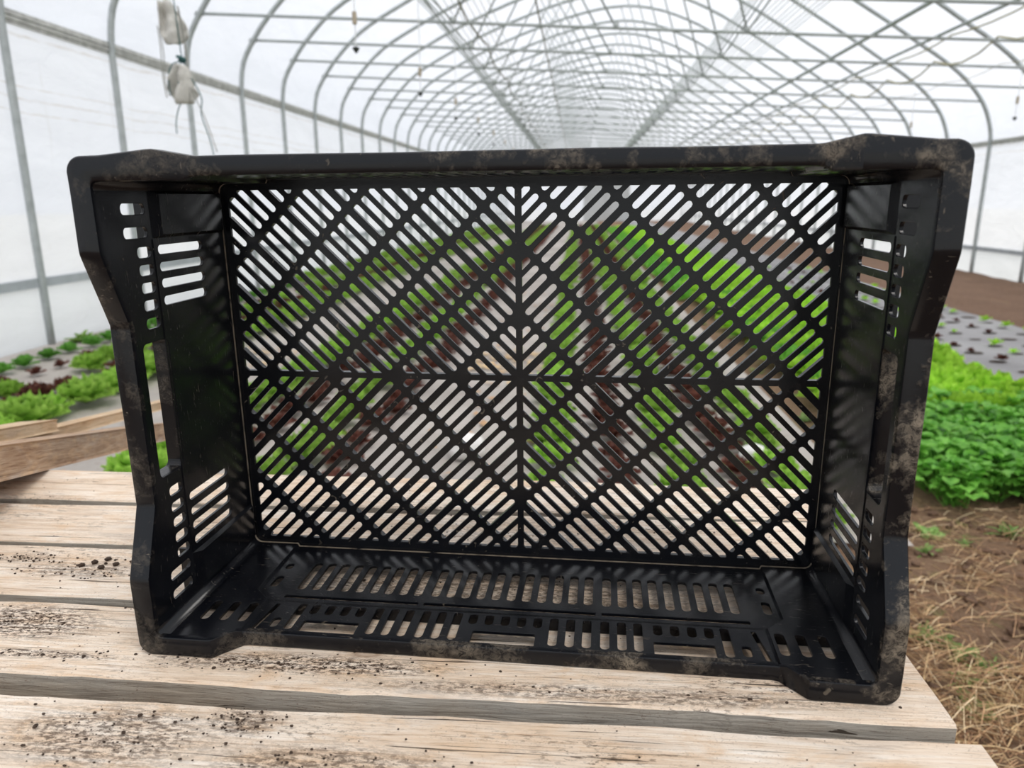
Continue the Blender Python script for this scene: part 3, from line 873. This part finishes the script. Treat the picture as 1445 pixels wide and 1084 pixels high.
for k in range(260):
    x = rnd.uniform(-.75, -.2) if k % 3 else rnd.uniform(-2.6, -1.95); y = rnd.uniform(2.7, 9) if k % 2 else rnd.gauss(5.0, .25); r_ = rnd.uniform(.012, .035)
    a = rnd.random() * 6
    mb.add([(x + r_ * cos(a + j * 1.57) * (1.6 if j % 2 else .7), y + r_ * sin(a + j * 1.57) * (1.6 if j % 2 else .7), .034 + .008 * rnd.random()) for j in range(4)], [(0, 1, 2, 3)], k % 2)
tag(mb.build('dry_leaves', [M_STRAW[0], M_STRAW[1]]), 'dry tan leaves scattered on the fabric paths between the lettuce rows', 'leaves', kind='stuff')

# straw over the soil at lower right
mb = MB()
rnd = random.Random(5)
for k in range(36000):
    x = rnd.uniform(-0.1, 2.0); y = rnd.uniform(0.45, 2.65)
    if y > 2.25 and x < 1.15: continue
    dens = 0.35 + 0.65 * (noise.noise(Vector((x * 2.5, y * 2.5, 0))) + .4)
    if y > 2.0: dens *= .35
    if y < 1.6: dens += .35
    if rnd.random() > dens * (.35 if noise.noise(Vector((x * 6, y * 6, 7))) < -.05 else 1): continue
    L = rnd.uniform(.03, .14); a = rnd.uniform(0, pi); tilt = rnd.uniform(-.35, .45)
    z = 0.006 + max(0, rnd.gauss(.008, .012)) + 0.05 * max(0, min(1, (2.0 - y) / .8)) * rnd.random()
    r = rnd.uniform(.0005, .0013)
    dx, dy, dz = L / 2 * cos(a), L / 2 * sin(a), L / 2 * sin(tilt) * .5
    b = rnd.uniform(-.012, .012)
    mb.tube([(x - dx, y - dy, max(.004, z - dz)), (x + b, y + b, z + .006), (x + dx, y + dy, max(.004, z + dz))], r, 3, False, rnd.choice((0, 0, 1, 1, 2, 3)))
tag(mb.build('straw', M_STRAW), 'loose dry straw and stems scattered over the soil right of the table', 'straw', kind='stuff')
mb = MB()
for k in range(900):
    x = rnd.uniform(0.4, 2.4); y = rnd.uniform(0.6, 2.7); r = rnd.uniform(.004, .018)
    bm = bmesh.new(); bmesh.ops.create_icosphere(bm, subdivisions=1, radius=r)
    vs = [(x + v.co.x * rnd.uniform(.7, 1.3), y + v.co.y * rnd.uniform(.7, 1.3), r * .4 + v.co.z * rnd.uniform(.6, 1.1)) for v in bm.verts]
    mb.add(vs, [tuple(v.index for v in f.verts) for f in bm.faces]); bm.free()
tag(mb.build('soil_clods', M_BARE), 'small clods of brown soil among the straw', 'soil', kind='stuff')

# ------------------------------------------------------------------ the table of planks
TAB = Matrix(((0.99997, -0.00004, -0.00726, 0.0027), (0, 0.99999, -0.00489, 0.0018), (0.00726, 0.00489, 0.99996, 0.7545), (0, 0, 0, 1)))
tab = empty('plank_table', TAB)
tag(tab, 'rough weathered plank table under the black crate', 'table')
# each plank: near edge y at left end, near edge y at right end, far edge left, far edge right, x ends, top offset
PLK = [(0.215, 0.212, 0.332, 0.330, -1.75, 0.262, 0.0), (0.345, 0.338, 0.452, 0.453, -1.70, 0.281, -0.002), (0.478, 0.466, 0.578, 0.571, -1.72, 0.272, 0.0),
       (0.592, 0.587, 0.690, 0.688, -1.70, 0.285, 0.0), (0.700, 0.697, 0.800, 0.802, -1.74, 0.270, 0.0), (0.816, 0.814, 0.914, 0.910, -1.71, 0.300, 0.0)]
TH = 0.034
def plank_mesh(y0l, y0r, y1l, y1r, x0, x1, dz, seed):
    bm = bmesh.new()
    nx = 90
    def fr(x): return (x + 0.46) / 0.74
    rings = []
    for i in range(nx + 1):
        x = x0 + (x1 - x0) * i / nx
        f = min(1.6, max(-1.5, fr(x)))
        a = y0l + (y0r - y0l) * f + 0.0035 * noise.noise(Vector((x * 9, seed, 0))) + 0.0016 * noise.noise(Vector((x * 45, seed, 0)))
        b = y1l + (y1r - y1l) * f + 0.0035 * noise.noise(Vector((x * 9, seed, 5))) + 0.0016 * noise.noise(Vector((x * 45, seed, 5)))
        zt = dz + 0.0012 * noise.noise(Vector((x * 5, seed, 9)))
        c = 0.0022
        pts = [(a, dz - TH), (a, zt - c), (a + c, zt), (a + (b - a) * .33, zt + .0004), (a + (b - a) * .66, zt - .0003), (b - c, zt), (b, zt - c), (b, dz - TH)]
        rings.append([bm.verts.new((x, p[0], p[1])) for p in pts])
    n = 8
    for i in range(nx):
        for k in range(n):
            k2 = (k + 1) % n
            bm.faces.new((rings[i][k], rings[i + 1][k], rings[i + 1][k2], rings[i][k2]))
    bm.faces.new(rings[0]); bm.faces.new(list(reversed(rings[-1])))
    bmesh.ops.recalc_face_normals(bm, faces=bm.faces)
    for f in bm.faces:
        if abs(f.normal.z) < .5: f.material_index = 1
    me = bpy.data.meshes.new('plank'); bm.to_mesh(me); bm.free()
    return me
for i, p in enumerate(PLK):
    me = plank_mesh(*p, seed=i * 3.7)
    # the object origin sits at the table's origin so stains keep their own places
    link_mesh('plank', me, [M_WOOD, M_SIDE], tab)
for x in (-1.45, -0.65, 0.10):
    m = MB(); m.box((x - .02, .20, -TH - .09), (x + .02, .925, -TH)); m.build('crossbeam', M_LUM2, tab)
for x in (-1.45, 0.10):
    for y in (.235, .885):
        m = MB(); m.box((x - .02, y - .045, -0.80 if False else -0.765 + (0.0)), (x + .02, y + .045, -TH - .09)); m.build('leg', M_LUM2, tab)

# soil crumbs and twigs lying on the boards
mb = MB(); rnd = random.Random(11)
def crumb(x, y, r, z=0.0):
    bm = bmesh.new(); bmesh.ops.create_icosphere(bm, subdivisions=1, radius=r)
    vs = [(x + v.co.x * rnd.uniform(.7, 1.5), y + v.co.y * rnd.uniform(.6, 1.2), z + r * .35 + v.co.z * rnd.uniform(.4, .9)) for v in bm.verts]
    mb.add(vs, [tuple(v.index for v in f.verts) for f in bm.faces]); bm.free()
def on_board(y):
    return any(p[0] + .004 < y < p[2] - .004 for p in PLK)
for (sx, sy, rx, ry, a) in SPOTS:
    for k in range(int(110 * a)):
        x = rnd.gauss(sx, rx * .5); y = rnd.gauss(sy, ry * .5)
        if on_board(y) and x < .26: crumb(x, y, abs(rnd.gauss(.0005, .0004)) + .0003)
for k in range(420):
    x = rnd.uniform(-.8, .25); y = rnd.uniform(.36, .9)
    if on_board(y): crumb(x, y, rnd.uniform(.0003, .0009))
for (x, y) in [(-.50, .655), (-.49, .662), (-.475, .652), (-.487, .645), (-.51, .648), (-.46, .658)]: crumb(x, y, .0035)
tag(mb.build('soil_crumbs', M_CRUMB, None), 'dark soil crumbs sprinkled over the table boards', 'soil', kind='stuff').matrix_world = TAB

# lumber leaning over the back left corner of the table
def beam(name, P0, d, t0, t1, w, h, mat, label, roll=0.0):
    d = Vector(d).normalized()
    up = Vector((0, 0, 1)); side = d.cross(up).normalized(); upv = side.cross(d).normalized()
    if roll:
        q = Matrix.Rotation(roll, 3, d); side = q @ side; upv = q @ upv
    # local frame: x along the beam so the grain follows it
    M = Matrix((d, -side, upv)).transposed().to_4x4()
    M.translation = Vector(P0)
    bm = bmesh.new()
    c = .003; nx = 30; rings = []
    prof = [(0, c), (c, 0), (w - c, 0), (w, c), (w, h - c), (w - c, h), (c, h), (0, h - c)]
    for i in range(nx + 1):
        x = t0 + (t1 - t0) * i / nx
        bow = .004 * sin(i / nx * 3)
        rings.append([bm.verts.new((x, -a + bow, b)) for a, b in prof])
    for i in range(nx):
        for k in range(8):
            k2 = (k + 1) % 8
            bm.faces.new((rings[i][k], rings[i + 1][k], rings[i + 1][k2], rings[i][k2]))
    bm.faces.new(rings[0]); bm.faces.new(list(reversed(rings[-1])))
    bmesh.ops.recalc_face_normals(bm, faces=bm.faces)
    me = bpy.data.meshes.new(name); bm.to_mesh(me); bm.free()
    o = link_mesh(name, me, mat)
    o.matrix_world = TAB @ M
    return tag(o, label, 'lumber')
DIR = (-0.3315, 0.9077, -0.2573)
beam('lumber_beam', (-0.74, 0.912, 0.001), DIR, -0.42, 0.86, -0.085, 0.043, M_LUM, 'brown sawn beam lying over the back left corner of the table')
beam('lumber_board', (-0.87, 0.93, 0.022), (-0.30, 0.92, -0.215), -0.30, 0.32, -0.06, 0.022, M_LUM2, 'short pale board lying behind the brown beam')
beam('lumber_board', (-0.93, 1.05, -0.03), (-0.245, 0.95, -0.19), 0.0, 0.95, -0.035, 0.022, M_LUM2, 'thin pale stick reaching past the brown beam towards the lettuces')

# ------------------------------------------------------------------ the black crate lying on its side
CR = Matrix(((0.999263, -0.007259, -0.037685, -0.052298), (-0.037721, -0.004885, -0.999276, 0.676485), (0.00707, 0.999962, -0.005155, 0.956413), (0, 0, 0, 1)))
crate = empty('plastic_crate', CR)
tag(crate, 'big black plastic harvest crate lying on its side on the plank table', 'crate')
mm = 0.001
# base grid ------------------------------------------------
def xf(me, M):
    me.transform(M)
    me.update()
    return me
holes = []
P = 64.0; W2 = 6.0 / 2
AX, AY = 276.0, 177.0
def stadium(ax, ay, bx, by, r, n=4):
    L = math.dist((ax, ay), (bx, by)); dx, dy = (bx - ax) / L, (by - ay) / L
    ang = math.atan2(dy, dx); out = []
    for k in range(n + 1):
        a = ang - pi / 2 + pi * k / n; out.append((bx + r * cos(a), by + r * sin(a)))
    for k in range(n + 1):
        a = ang + pi / 2 + pi * k / n; out.append((ax + r * cos(a), ay + r * sin(a)))
    return out
for qx in (1, -1):
    for qy in (1, -1):
        for kr in range(0, 8):
            r0 = 64 * kr + 4.2; r1 = 64 * (kr + 1) - 4.2
            for ks in range(-6, 6):
                for ds in (-24.4, -9.1, 9.1, 24.4):
                    s = 64 * ks + (ds if True else 0)
                    # v - u = s ; u + v = r
                    inset = W2 * sqrt(2) 
                    ra, rb = r0 + inset, r1 - inset
                    a = ((ra - s) / 2, (ra + s) / 2); b = ((rb - s) / 2, (rb + s) / 2)
                    poly = stadium(a[0], a[1], b[0], b[1], W2)
                    for axis, val, sg in ((0, 3.1, 1), (1, 2.9, 1), (0, AX, -1), (1, AY, -1)):
                        poly = clip(poly, axis, val, sg)
                        if len(poly) < 3: break
                    if len(poly) < 3: continue
                    poly = dedupe(poly, .25)
                    if len(poly) < 3 or area(poly) < 6: continue
                    holes.append([(p[0] * qx * mm, p[1] * qy * mm) for p in poly])
base = plate(slot(-.2855, -.1885, .2855, .1885, .006), holes, .003, .0004)
rb = MB()
def clipseg(p, q, x0, y0, x1, y1):
    t0, t1 = 0.0, 1.0
    dx, dy = q[0] - p[0], q[1] - p[1]
    for a, b in ((-dx, p[0] - x0), (dx, x1 - p[0]), (-dy, p[1] - y0), (dy, y1 - p[1])):
        if abs(a) < 1e-9:
            if b < 0: return None
        else:
            t = b / a
            if a < 0: t0 = max(t0, t)
            else: t1 = min(t1, t)
    if t0 >= t1: return None
    return (p[0] + dx * t0, p[1] + dy * t0), (p[0] + dx * t1, p[1] + dy * t1)
def ribbox(p, q, w, z0=-.0085, z1=-.0026):
    L = math.dist(p, q); 
    if L < .004: return
    a = math.atan2(q[1] - p[1], q[0] - p[0])
    M = Matrix.Translation((p[0], p[1], 0)) @ Matrix.Rotation(a, 4, 'Z')
    rb.box((0, -w / 2, z0), (L, w / 2, z1), M)
for qx in (1, -1):
    for qy in (1, -1):
        for k in range(1, 8):
            r = 64 * k
            sg = clipseg((0, r), (r, 0), 0, 0, 279, 179)
            if sg: ribbox(tuple(c * mm * f for c, f in zip(sg[0], (qx, qy))), tuple(c * mm * f for c, f in zip(sg[1], (qx, qy))), .0050)
        for k in range(-5, 3):
            s = 64 * k
            sg = clipseg((-300, -300 + s), (300, 300 + s), 0, 0, 279, 179)
            if sg: ribbox(tuple(c * mm * f for c, f in zip(sg[0], (qx, qy))), tuple(c * mm * f for c, f in zip(sg[1], (qx, qy))), .0058, -.0075)
ribbox((-.279, 0), (.279, 0), .005); ribbox((0, -.179), (0, .179), .005)
for a, b in (((-.281, -.1805), (.281, -.1805)), ((-.281, .1805), (.281, .1805)), ((-.2815, -.18), (-.2815, .18)), ((.2815, -.18), (.2815, .18))):
    ribbox(a, b, .003, -.0085, -.0026)
def join_mesh(name, meshes):
    mb = MB()
    for me in meshes:
        if isinstance(me, MB): mb.add(me.v, me.f)
        else: mb.add([tuple(v.co) for v in me.vertices], [tuple(p.vertices) for p in me.polygons])
    return mb.mesh(name)
link_mesh('base_grid', join_mesh('base_grid', [base, rb]), M_PL, crate)

# end walls (the two short sides) -------------------------------
WT = .003
def end_holes(sg):
    H = []
    for c in (162, 144, -144, -161.5): H.append(slot(.121, (c - 4.2) * mm, .1505, (c + 4.2) * mm, .0035))
    for c in (128.5, 114.5, 100.5, 86.5, 72): 
        for s in (1, -1): H.append(slot(.119, (s * c - 4.2) * mm, .137, (s * c + 4.2) * mm, .0035))
    for c in (129.3, 115.3, 101.8, 87.5):
        for s in (1, -1): H.append(slot(.043, (s * c - 3.7) * mm, .1095, (s * c + 3.7) * mm, .0036))
    H.append(slot(.112, -.056, .146, .057, .005))
    return H
def ramp_outline_end():
    # d (x) runs to the rim, whose height changes along v
    pts = [(-.001, -.1785)]
    for v, d in RIM_END: pts.append((d * mm - .002, v * mm))
    pts += [(-.001, .1785)]
    return pts
RIM_END = [(-178.5, 180), (-131, 180), (-75, 158.5), (75, 158.5), (131, 180), (178.5, 180)]
RIM_LONG = [(0, 159), (217.5, 159), (236.5, 180), (300, 180)]
def rim_d(u, v, on_end):
    if on_end:
        P_ = RIM_END; x = v / mm
        x = max(-178.5, min(178.5, x))
    else:
        P_ = RIM_LONG; x = abs(u / mm)
    for a, b in zip(P_, P_[1:]):
        if a[0] <= x <= b[0]: return (a[1] + (b[1] - a[1]) * (x - a[0]) / (b[0] - a[0])) * mm
    return .180
for sg in (-1, 1):
    me = plate(ramp_outline_end(), end_holes(sg), WT, .0004)
    # plate x -> crate z (d), plate y -> crate y, plate z -> inward normal
    M = Matrix(((0, 0, -sg, sg * .283), (0, 1, 0, 0), (1, 0, 0, 0), (0, 0, 0, 1)))
    xf(me, M)
    ex = MB()
    # raised corner panels, with chamfered edges
    for s in (1, -1):
        v0, v1 = (.1385 * s, .1765 * s)
        lo, hi = min(v0, v1), max(v0, v1)
        t = .0030; c = .0030
        A = [(.004, lo), (.1165, lo), (.1165, hi), (.004, hi)]
        B = [(.004 + c, lo + c), (.1165 - c * 4, lo + c), (.1165 - c * 4, hi - c), (.004 + c, hi - c)]
        vs = [(sg * .2832, v, d) for d, v in A] + [(sg * (.283 - t), v, d) for d, v in B]
        ex.add(vs, [(4, 5, 6, 7), (0, 1, 5, 4), (1, 2, 6, 5), (2, 3, 7, 6), (3, 0, 4, 7)])
    # shallow channel lips beside the column of holes
    for d in (.1155,):
        ex.box((sg * .2833 if sg > 0 else sg * .2822, -.138, d - .0007), (sg * .2822 if sg > 0 else sg * .2833, .138, d + .0007))
    wall = link_mesh('end_wall', join_mesh('end_wall', [me, ex]), M_PL, crate)
    # handhold tunnel
    hm = MB()
    outer = slot(.1095, -.0585, .1485, .0595, .007); inner = slot(.112, -.056, .146, .057, .005)
    n = len(outer)
    vs = []
    for dep in (.2835, .2975):
        vs += [(sg * dep, v, d) for d, v in outer] + [(sg * dep, v, d) for d, v in inner]
    fs = []
    for k in range(n):
        k2 = (k + 1) % n
        fs += [(k, k2, 2 * n + k2, 2 * n + k), (n + k, 3 * n + k, 3 * n + k2, n + k2), (2 * n + k, 2 * n + k2, 3 * n + k2, 3 * n + k), (k, n + k, n + k2, k2)]
    hm.add(vs, fs)
    h = hm.build('handhold', M_RIM, crate)
    tag(h, 'dusty handhold slot in the crate end')

# long walls ----------------------------------------------------
def long_holes():
    H = []
    for k in range(-5, 6): H.append(slot((14 * k - 4) * mm, .036, (14 * k + 4) * mm, .0865, .004))
    for k in range(9):
        for s in (1, -1):
            c = s * (86.5 + 14 * k); H.append(slot((c - 4) * mm, .036, (c + 4) * mm, .087, .004))
    for a, b in ((-208, -82), (-77, 77), (82, 208)): H.append(slot(a * mm, .0975, b * mm, .1025, .0015))
    for s in (1, -1):
        for c in (42, 56, 70, 85, 99, 112.5, 184): c *= s; H.append(slot((c - 3.7) * mm, .1105, (c + 3.7) * mm, .151, .0037))
        for c in (129, 143, 157, 171): c *= s; H.append(slot((c - 3.7) * mm, .1115, (c + 3.7) * mm, .1265, .0034))
        x0, x1 = sorted((s * 124.5, s * 173.5)); H.append(slot(x0 * mm, .136, x1 * mm, .1545, .002))
        H.append(slot((s * 198 - 3.7) * mm, .1345, (s * 198 + 3.7) * mm, .1490, .0034))
        H.append(slot((s * 226.5 - 3.6) * mm, .0405, (s * 226.5 + 3.6) * mm, .051, .0034))
        H.append(slot((s * 226.5 - 3.8) * mm, .065, (s * 226.5 + 3.8) * mm, .085, .0036))
        H.append([(s * (205.5) * mm, .113), (s * 209.3 * mm, .113), (s * 215.5 * mm, .157), (s * 211.5 * mm, .157)])
    for c in (-28, -14, 0, 14, 28): H.append(slot((c - 3.7) * mm, .1115, (c + 3.7) * mm, .1265, .0034))
    H.append(slot(-.0255, .136, .0275, .1545, .002))
    return H
CEN = [(-.236, -.001), (.236, -.001), (.236, .095), (.2195, .111), (.2185, .158), (-.2185, .158), (-.2195, .111), (-.236, .095)]
for sg in (-1, 1):
    VW = .183; REC = .0030
    me = plate(CEN, long_holes(), WT, .0004)
    # plate x -> crate x, plate y -> crate z, plate z (front) -> inward normal (-sg in y)
    M = Matrix(((1, 0, 0, 0), (0, 0, -sg, sg * (VW + REC)), (0, 1, 0, 0), (0, 0, 0, 1)))
    xf(me, M)
    parts = [me]
    for s in (1, -1):
        out = [(.236, -.001), (.2785, -.001), (.2785, .178), (.239, .178), (.234, .1765), (.2195, .1585), (.2195, .111), (.236, .095)]
        out = [(x * s, y) for x, y in out]
        hs = []
        for c in (226.5, 243, 260.5): c *= s; hs.append(slot((c - 3.9) * mm, .118, (c + 3.9) * mm, .1485, .0038))
        cm = plate(out, hs, WT, .0004)
        xf(cm, Matrix(((1, 0, 0, 0), (0, 0, -sg, sg * VW), (0, 1, 0, 0), (0, 0, 0, 1))))
        parts.append(cm)
        st = MB()
        seq = [(.236, -.001), (.236, .095), (.2195, .111), (.2190, .158)]
        for a, b in zip(seq, seq[1:]):
            st.add([(s * a[0], sg * VW, a[1]), (s * b[0], sg * VW, b[1]), (s * (b[0] - .0015), sg * (VW + REC), b[1]), (s * (a[0] - .0015), sg * (VW + REC), a[1])], [(0, 1, 2, 3)])
        parts.append(st)
    link_mesh('side_wall', join_mesh('side_wall', parts), M_PL, crate)

# rounded inner corners -----------------------------------------
for sx in (1, -1):
    for sy in (1, -1):
        mb = MB(); R_ = .0075; n = 6
        vs = []
        for d in (-.001, .178):
            for k in range(n + 1):
                a = pi / 2 * k / n
                vs.append((sx * (.2805 - R_ + R_ * cos(a) + .0022), sy * (.1808 - R_ + R_ * sin(a) + .0022), d))
            for k in range(n + 1):
                a = pi / 2 * k / n
                vs.append((sx * (.2805 - R_ + (R_ + .003) * cos(a) + .0022), sy * (.1808 - R_ + (R_ + .003) * sin(a) + .0022), d))
        m = 2 * (n + 1)
        fs = []
        for k in range(n):
            fs += [(k, k + 1, m + k + 1, m + k), (n + 1 + k, m + n + 1 + k, m + n + 2 + k, n + 2 + k)]
        fs += [(m + k, m + k + 1, m + n + 2 + k, m + n + 1 + k) for k in range(n)]
        mb.add(vs, fs)
        mb.build('corner_post', M_PL, crate, smooth=True)

# rim: a channel section swept around the mouth -----------------
def rim_path():
    pts = []   # (x, y, nx, ny, d)
    hx, hy, r = .2837, .1824, .005
    def seg(ax, ay, bx, by, nx_, ny_, n, end):
        for i in range(n):
            t = i / n
            x = ax + (bx - ax) * t; y = ay + (by - ay) * t
            pts.append((x, y, nx_, ny_, rim_d(x, y, end)))
    def arc(cx, cy, a0, n=9):
        for i in range(n):
            a = radians(a0 + 90 * (i + .5) / n)
            pts.append((cx + r * cos(a), cy + r * sin(a), cos(a), sin(a), .180))
    seg(hx, -hy + r, hx, hy - r, 1, 0, 90, True)
    arc(hx - r, hy - r, 0)
    seg(hx - r, hy, -hx + r, hy, 0, 1, 130, False)
    arc(-hx + r, hy - r, 90)
    seg(-hx, hy - r, -hx, -hy + r, -1, 0, 90, True)
    arc(-hx + r, -hy + r, 180)
    seg(-hx + r, -hy, hx - r, -hy, 0, -1, 130, False)
    arc(hx - r, -hy + r, 270)
    return pts
RP = rim_path()
SEC = [(-.0009, -.0055), (-.0009, -.0016), (-.0005, -.0005), (.0006, .0), (.0144, .0), (.0156, -.0004), (.0164, -.0014), (.0167, -.003),
       (.0168, -.016), (.0144, -.016), (.0142, -.0035), (.0128, -.0024), (.0016, -.0024), (.0008, -.0055)]
mb = MB(); vs = []; n = len(SEC)
for (x, y, nx_, ny_, d) in RP:
    w = 0.5 * noise.noise(Vector((x * 14, y * 14, 2))) * .0012
    q = max(0.0, min(1.0, (.2195 - abs(x)) / .001)) * .0036 if abs(ny_) > .9 and abs(x) < .23 else 0.0
    arcp = abs(nx_) > .001 and abs(ny_) > .001
    bul = 0.0
    if ny_ > .9:
        au = abs(x)
        bul = .0042 * max(0.0, min(1.0, (au - .2175) / .019)) * max(0.0, min(1.0, (.2802 - au) / .044))
    for (o_, z_) in SEC:
        if o_ < .003: o_ += q
        elif bul: o_ += bul
        if arcp:
            R_o = .0115; k_ = o_ / .0168
            sxx = math.copysign(1, x); syy = math.copysign(1, y)
            ox = sxx * (.2837 + .0168 - R_o) + R_o * nx_; oy = syy * (.1824 + .0168 - R_o) + R_o * ny_
            vs.append((x + (ox - x) * k_, y + (oy - y) * k_, d + z_ + .0008))
            continue
        vs.append((x + nx_ * (o_ + (w if o_ > .01 else 0)), y + ny_ * (o_ + (w if o_ > .01 else 0)), d + z_ + .0008))
N = len(RP); fs = []
for i in range(N):
    i2 = (i + 1) % N
    for k in range(n):
        k2 = (k + 1) % n
        fs.append((i * n + k, i * n + k2, i2 * n + k2, i2 * n + k))
mb.add(vs, fs)
me = mb.mesh('rim')
bm = bmesh.new(); bm.from_mesh(me); bmesh.ops.recalc_face_normals(bm, faces=bm.faces); bm.to_mesh(me); bm.free()
rim = link_mesh('rim', me, M_RIM, crate, smooth=True)
me.set_sharp_from_angle(angle=radians(28))
tag(rim, 'dust-caked rim around the crate mouth')

# outer flange below the holes, and fins that carry the crate's back edge
mb = MB()
f0, f1 = .1075, .1100
for sg in (1, -1):
    mb.box((-.2995, min(sg * .186, sg * .1985), f0), (.2995, max(sg * .186, sg * .1985), f1))
    mb.box((min(sg * .286, sg * .2925), -.138, f0), (max(sg * .286, sg * .2925), .138, f1))
    for t in (1, -1):
        mb.box((min(sg * .286, sg * .2995), min(t * .138, t * .186), f0), (max(sg * .286, sg * .2995), max(t * .138, t * .186), f1))
mb.build('flange', M_PL, crate)
for sx in (1, -1):
    for sy in (1, -1):
        mb = MB()
        mb.box((min(sx * .272, sx * .275), min(sy * .186, sy * .1985), -.004), (max(sx * .272, sx * .275), max(sy * .186, sy * .1985), .1078))
        mb.build('fin', M_PL, crate)
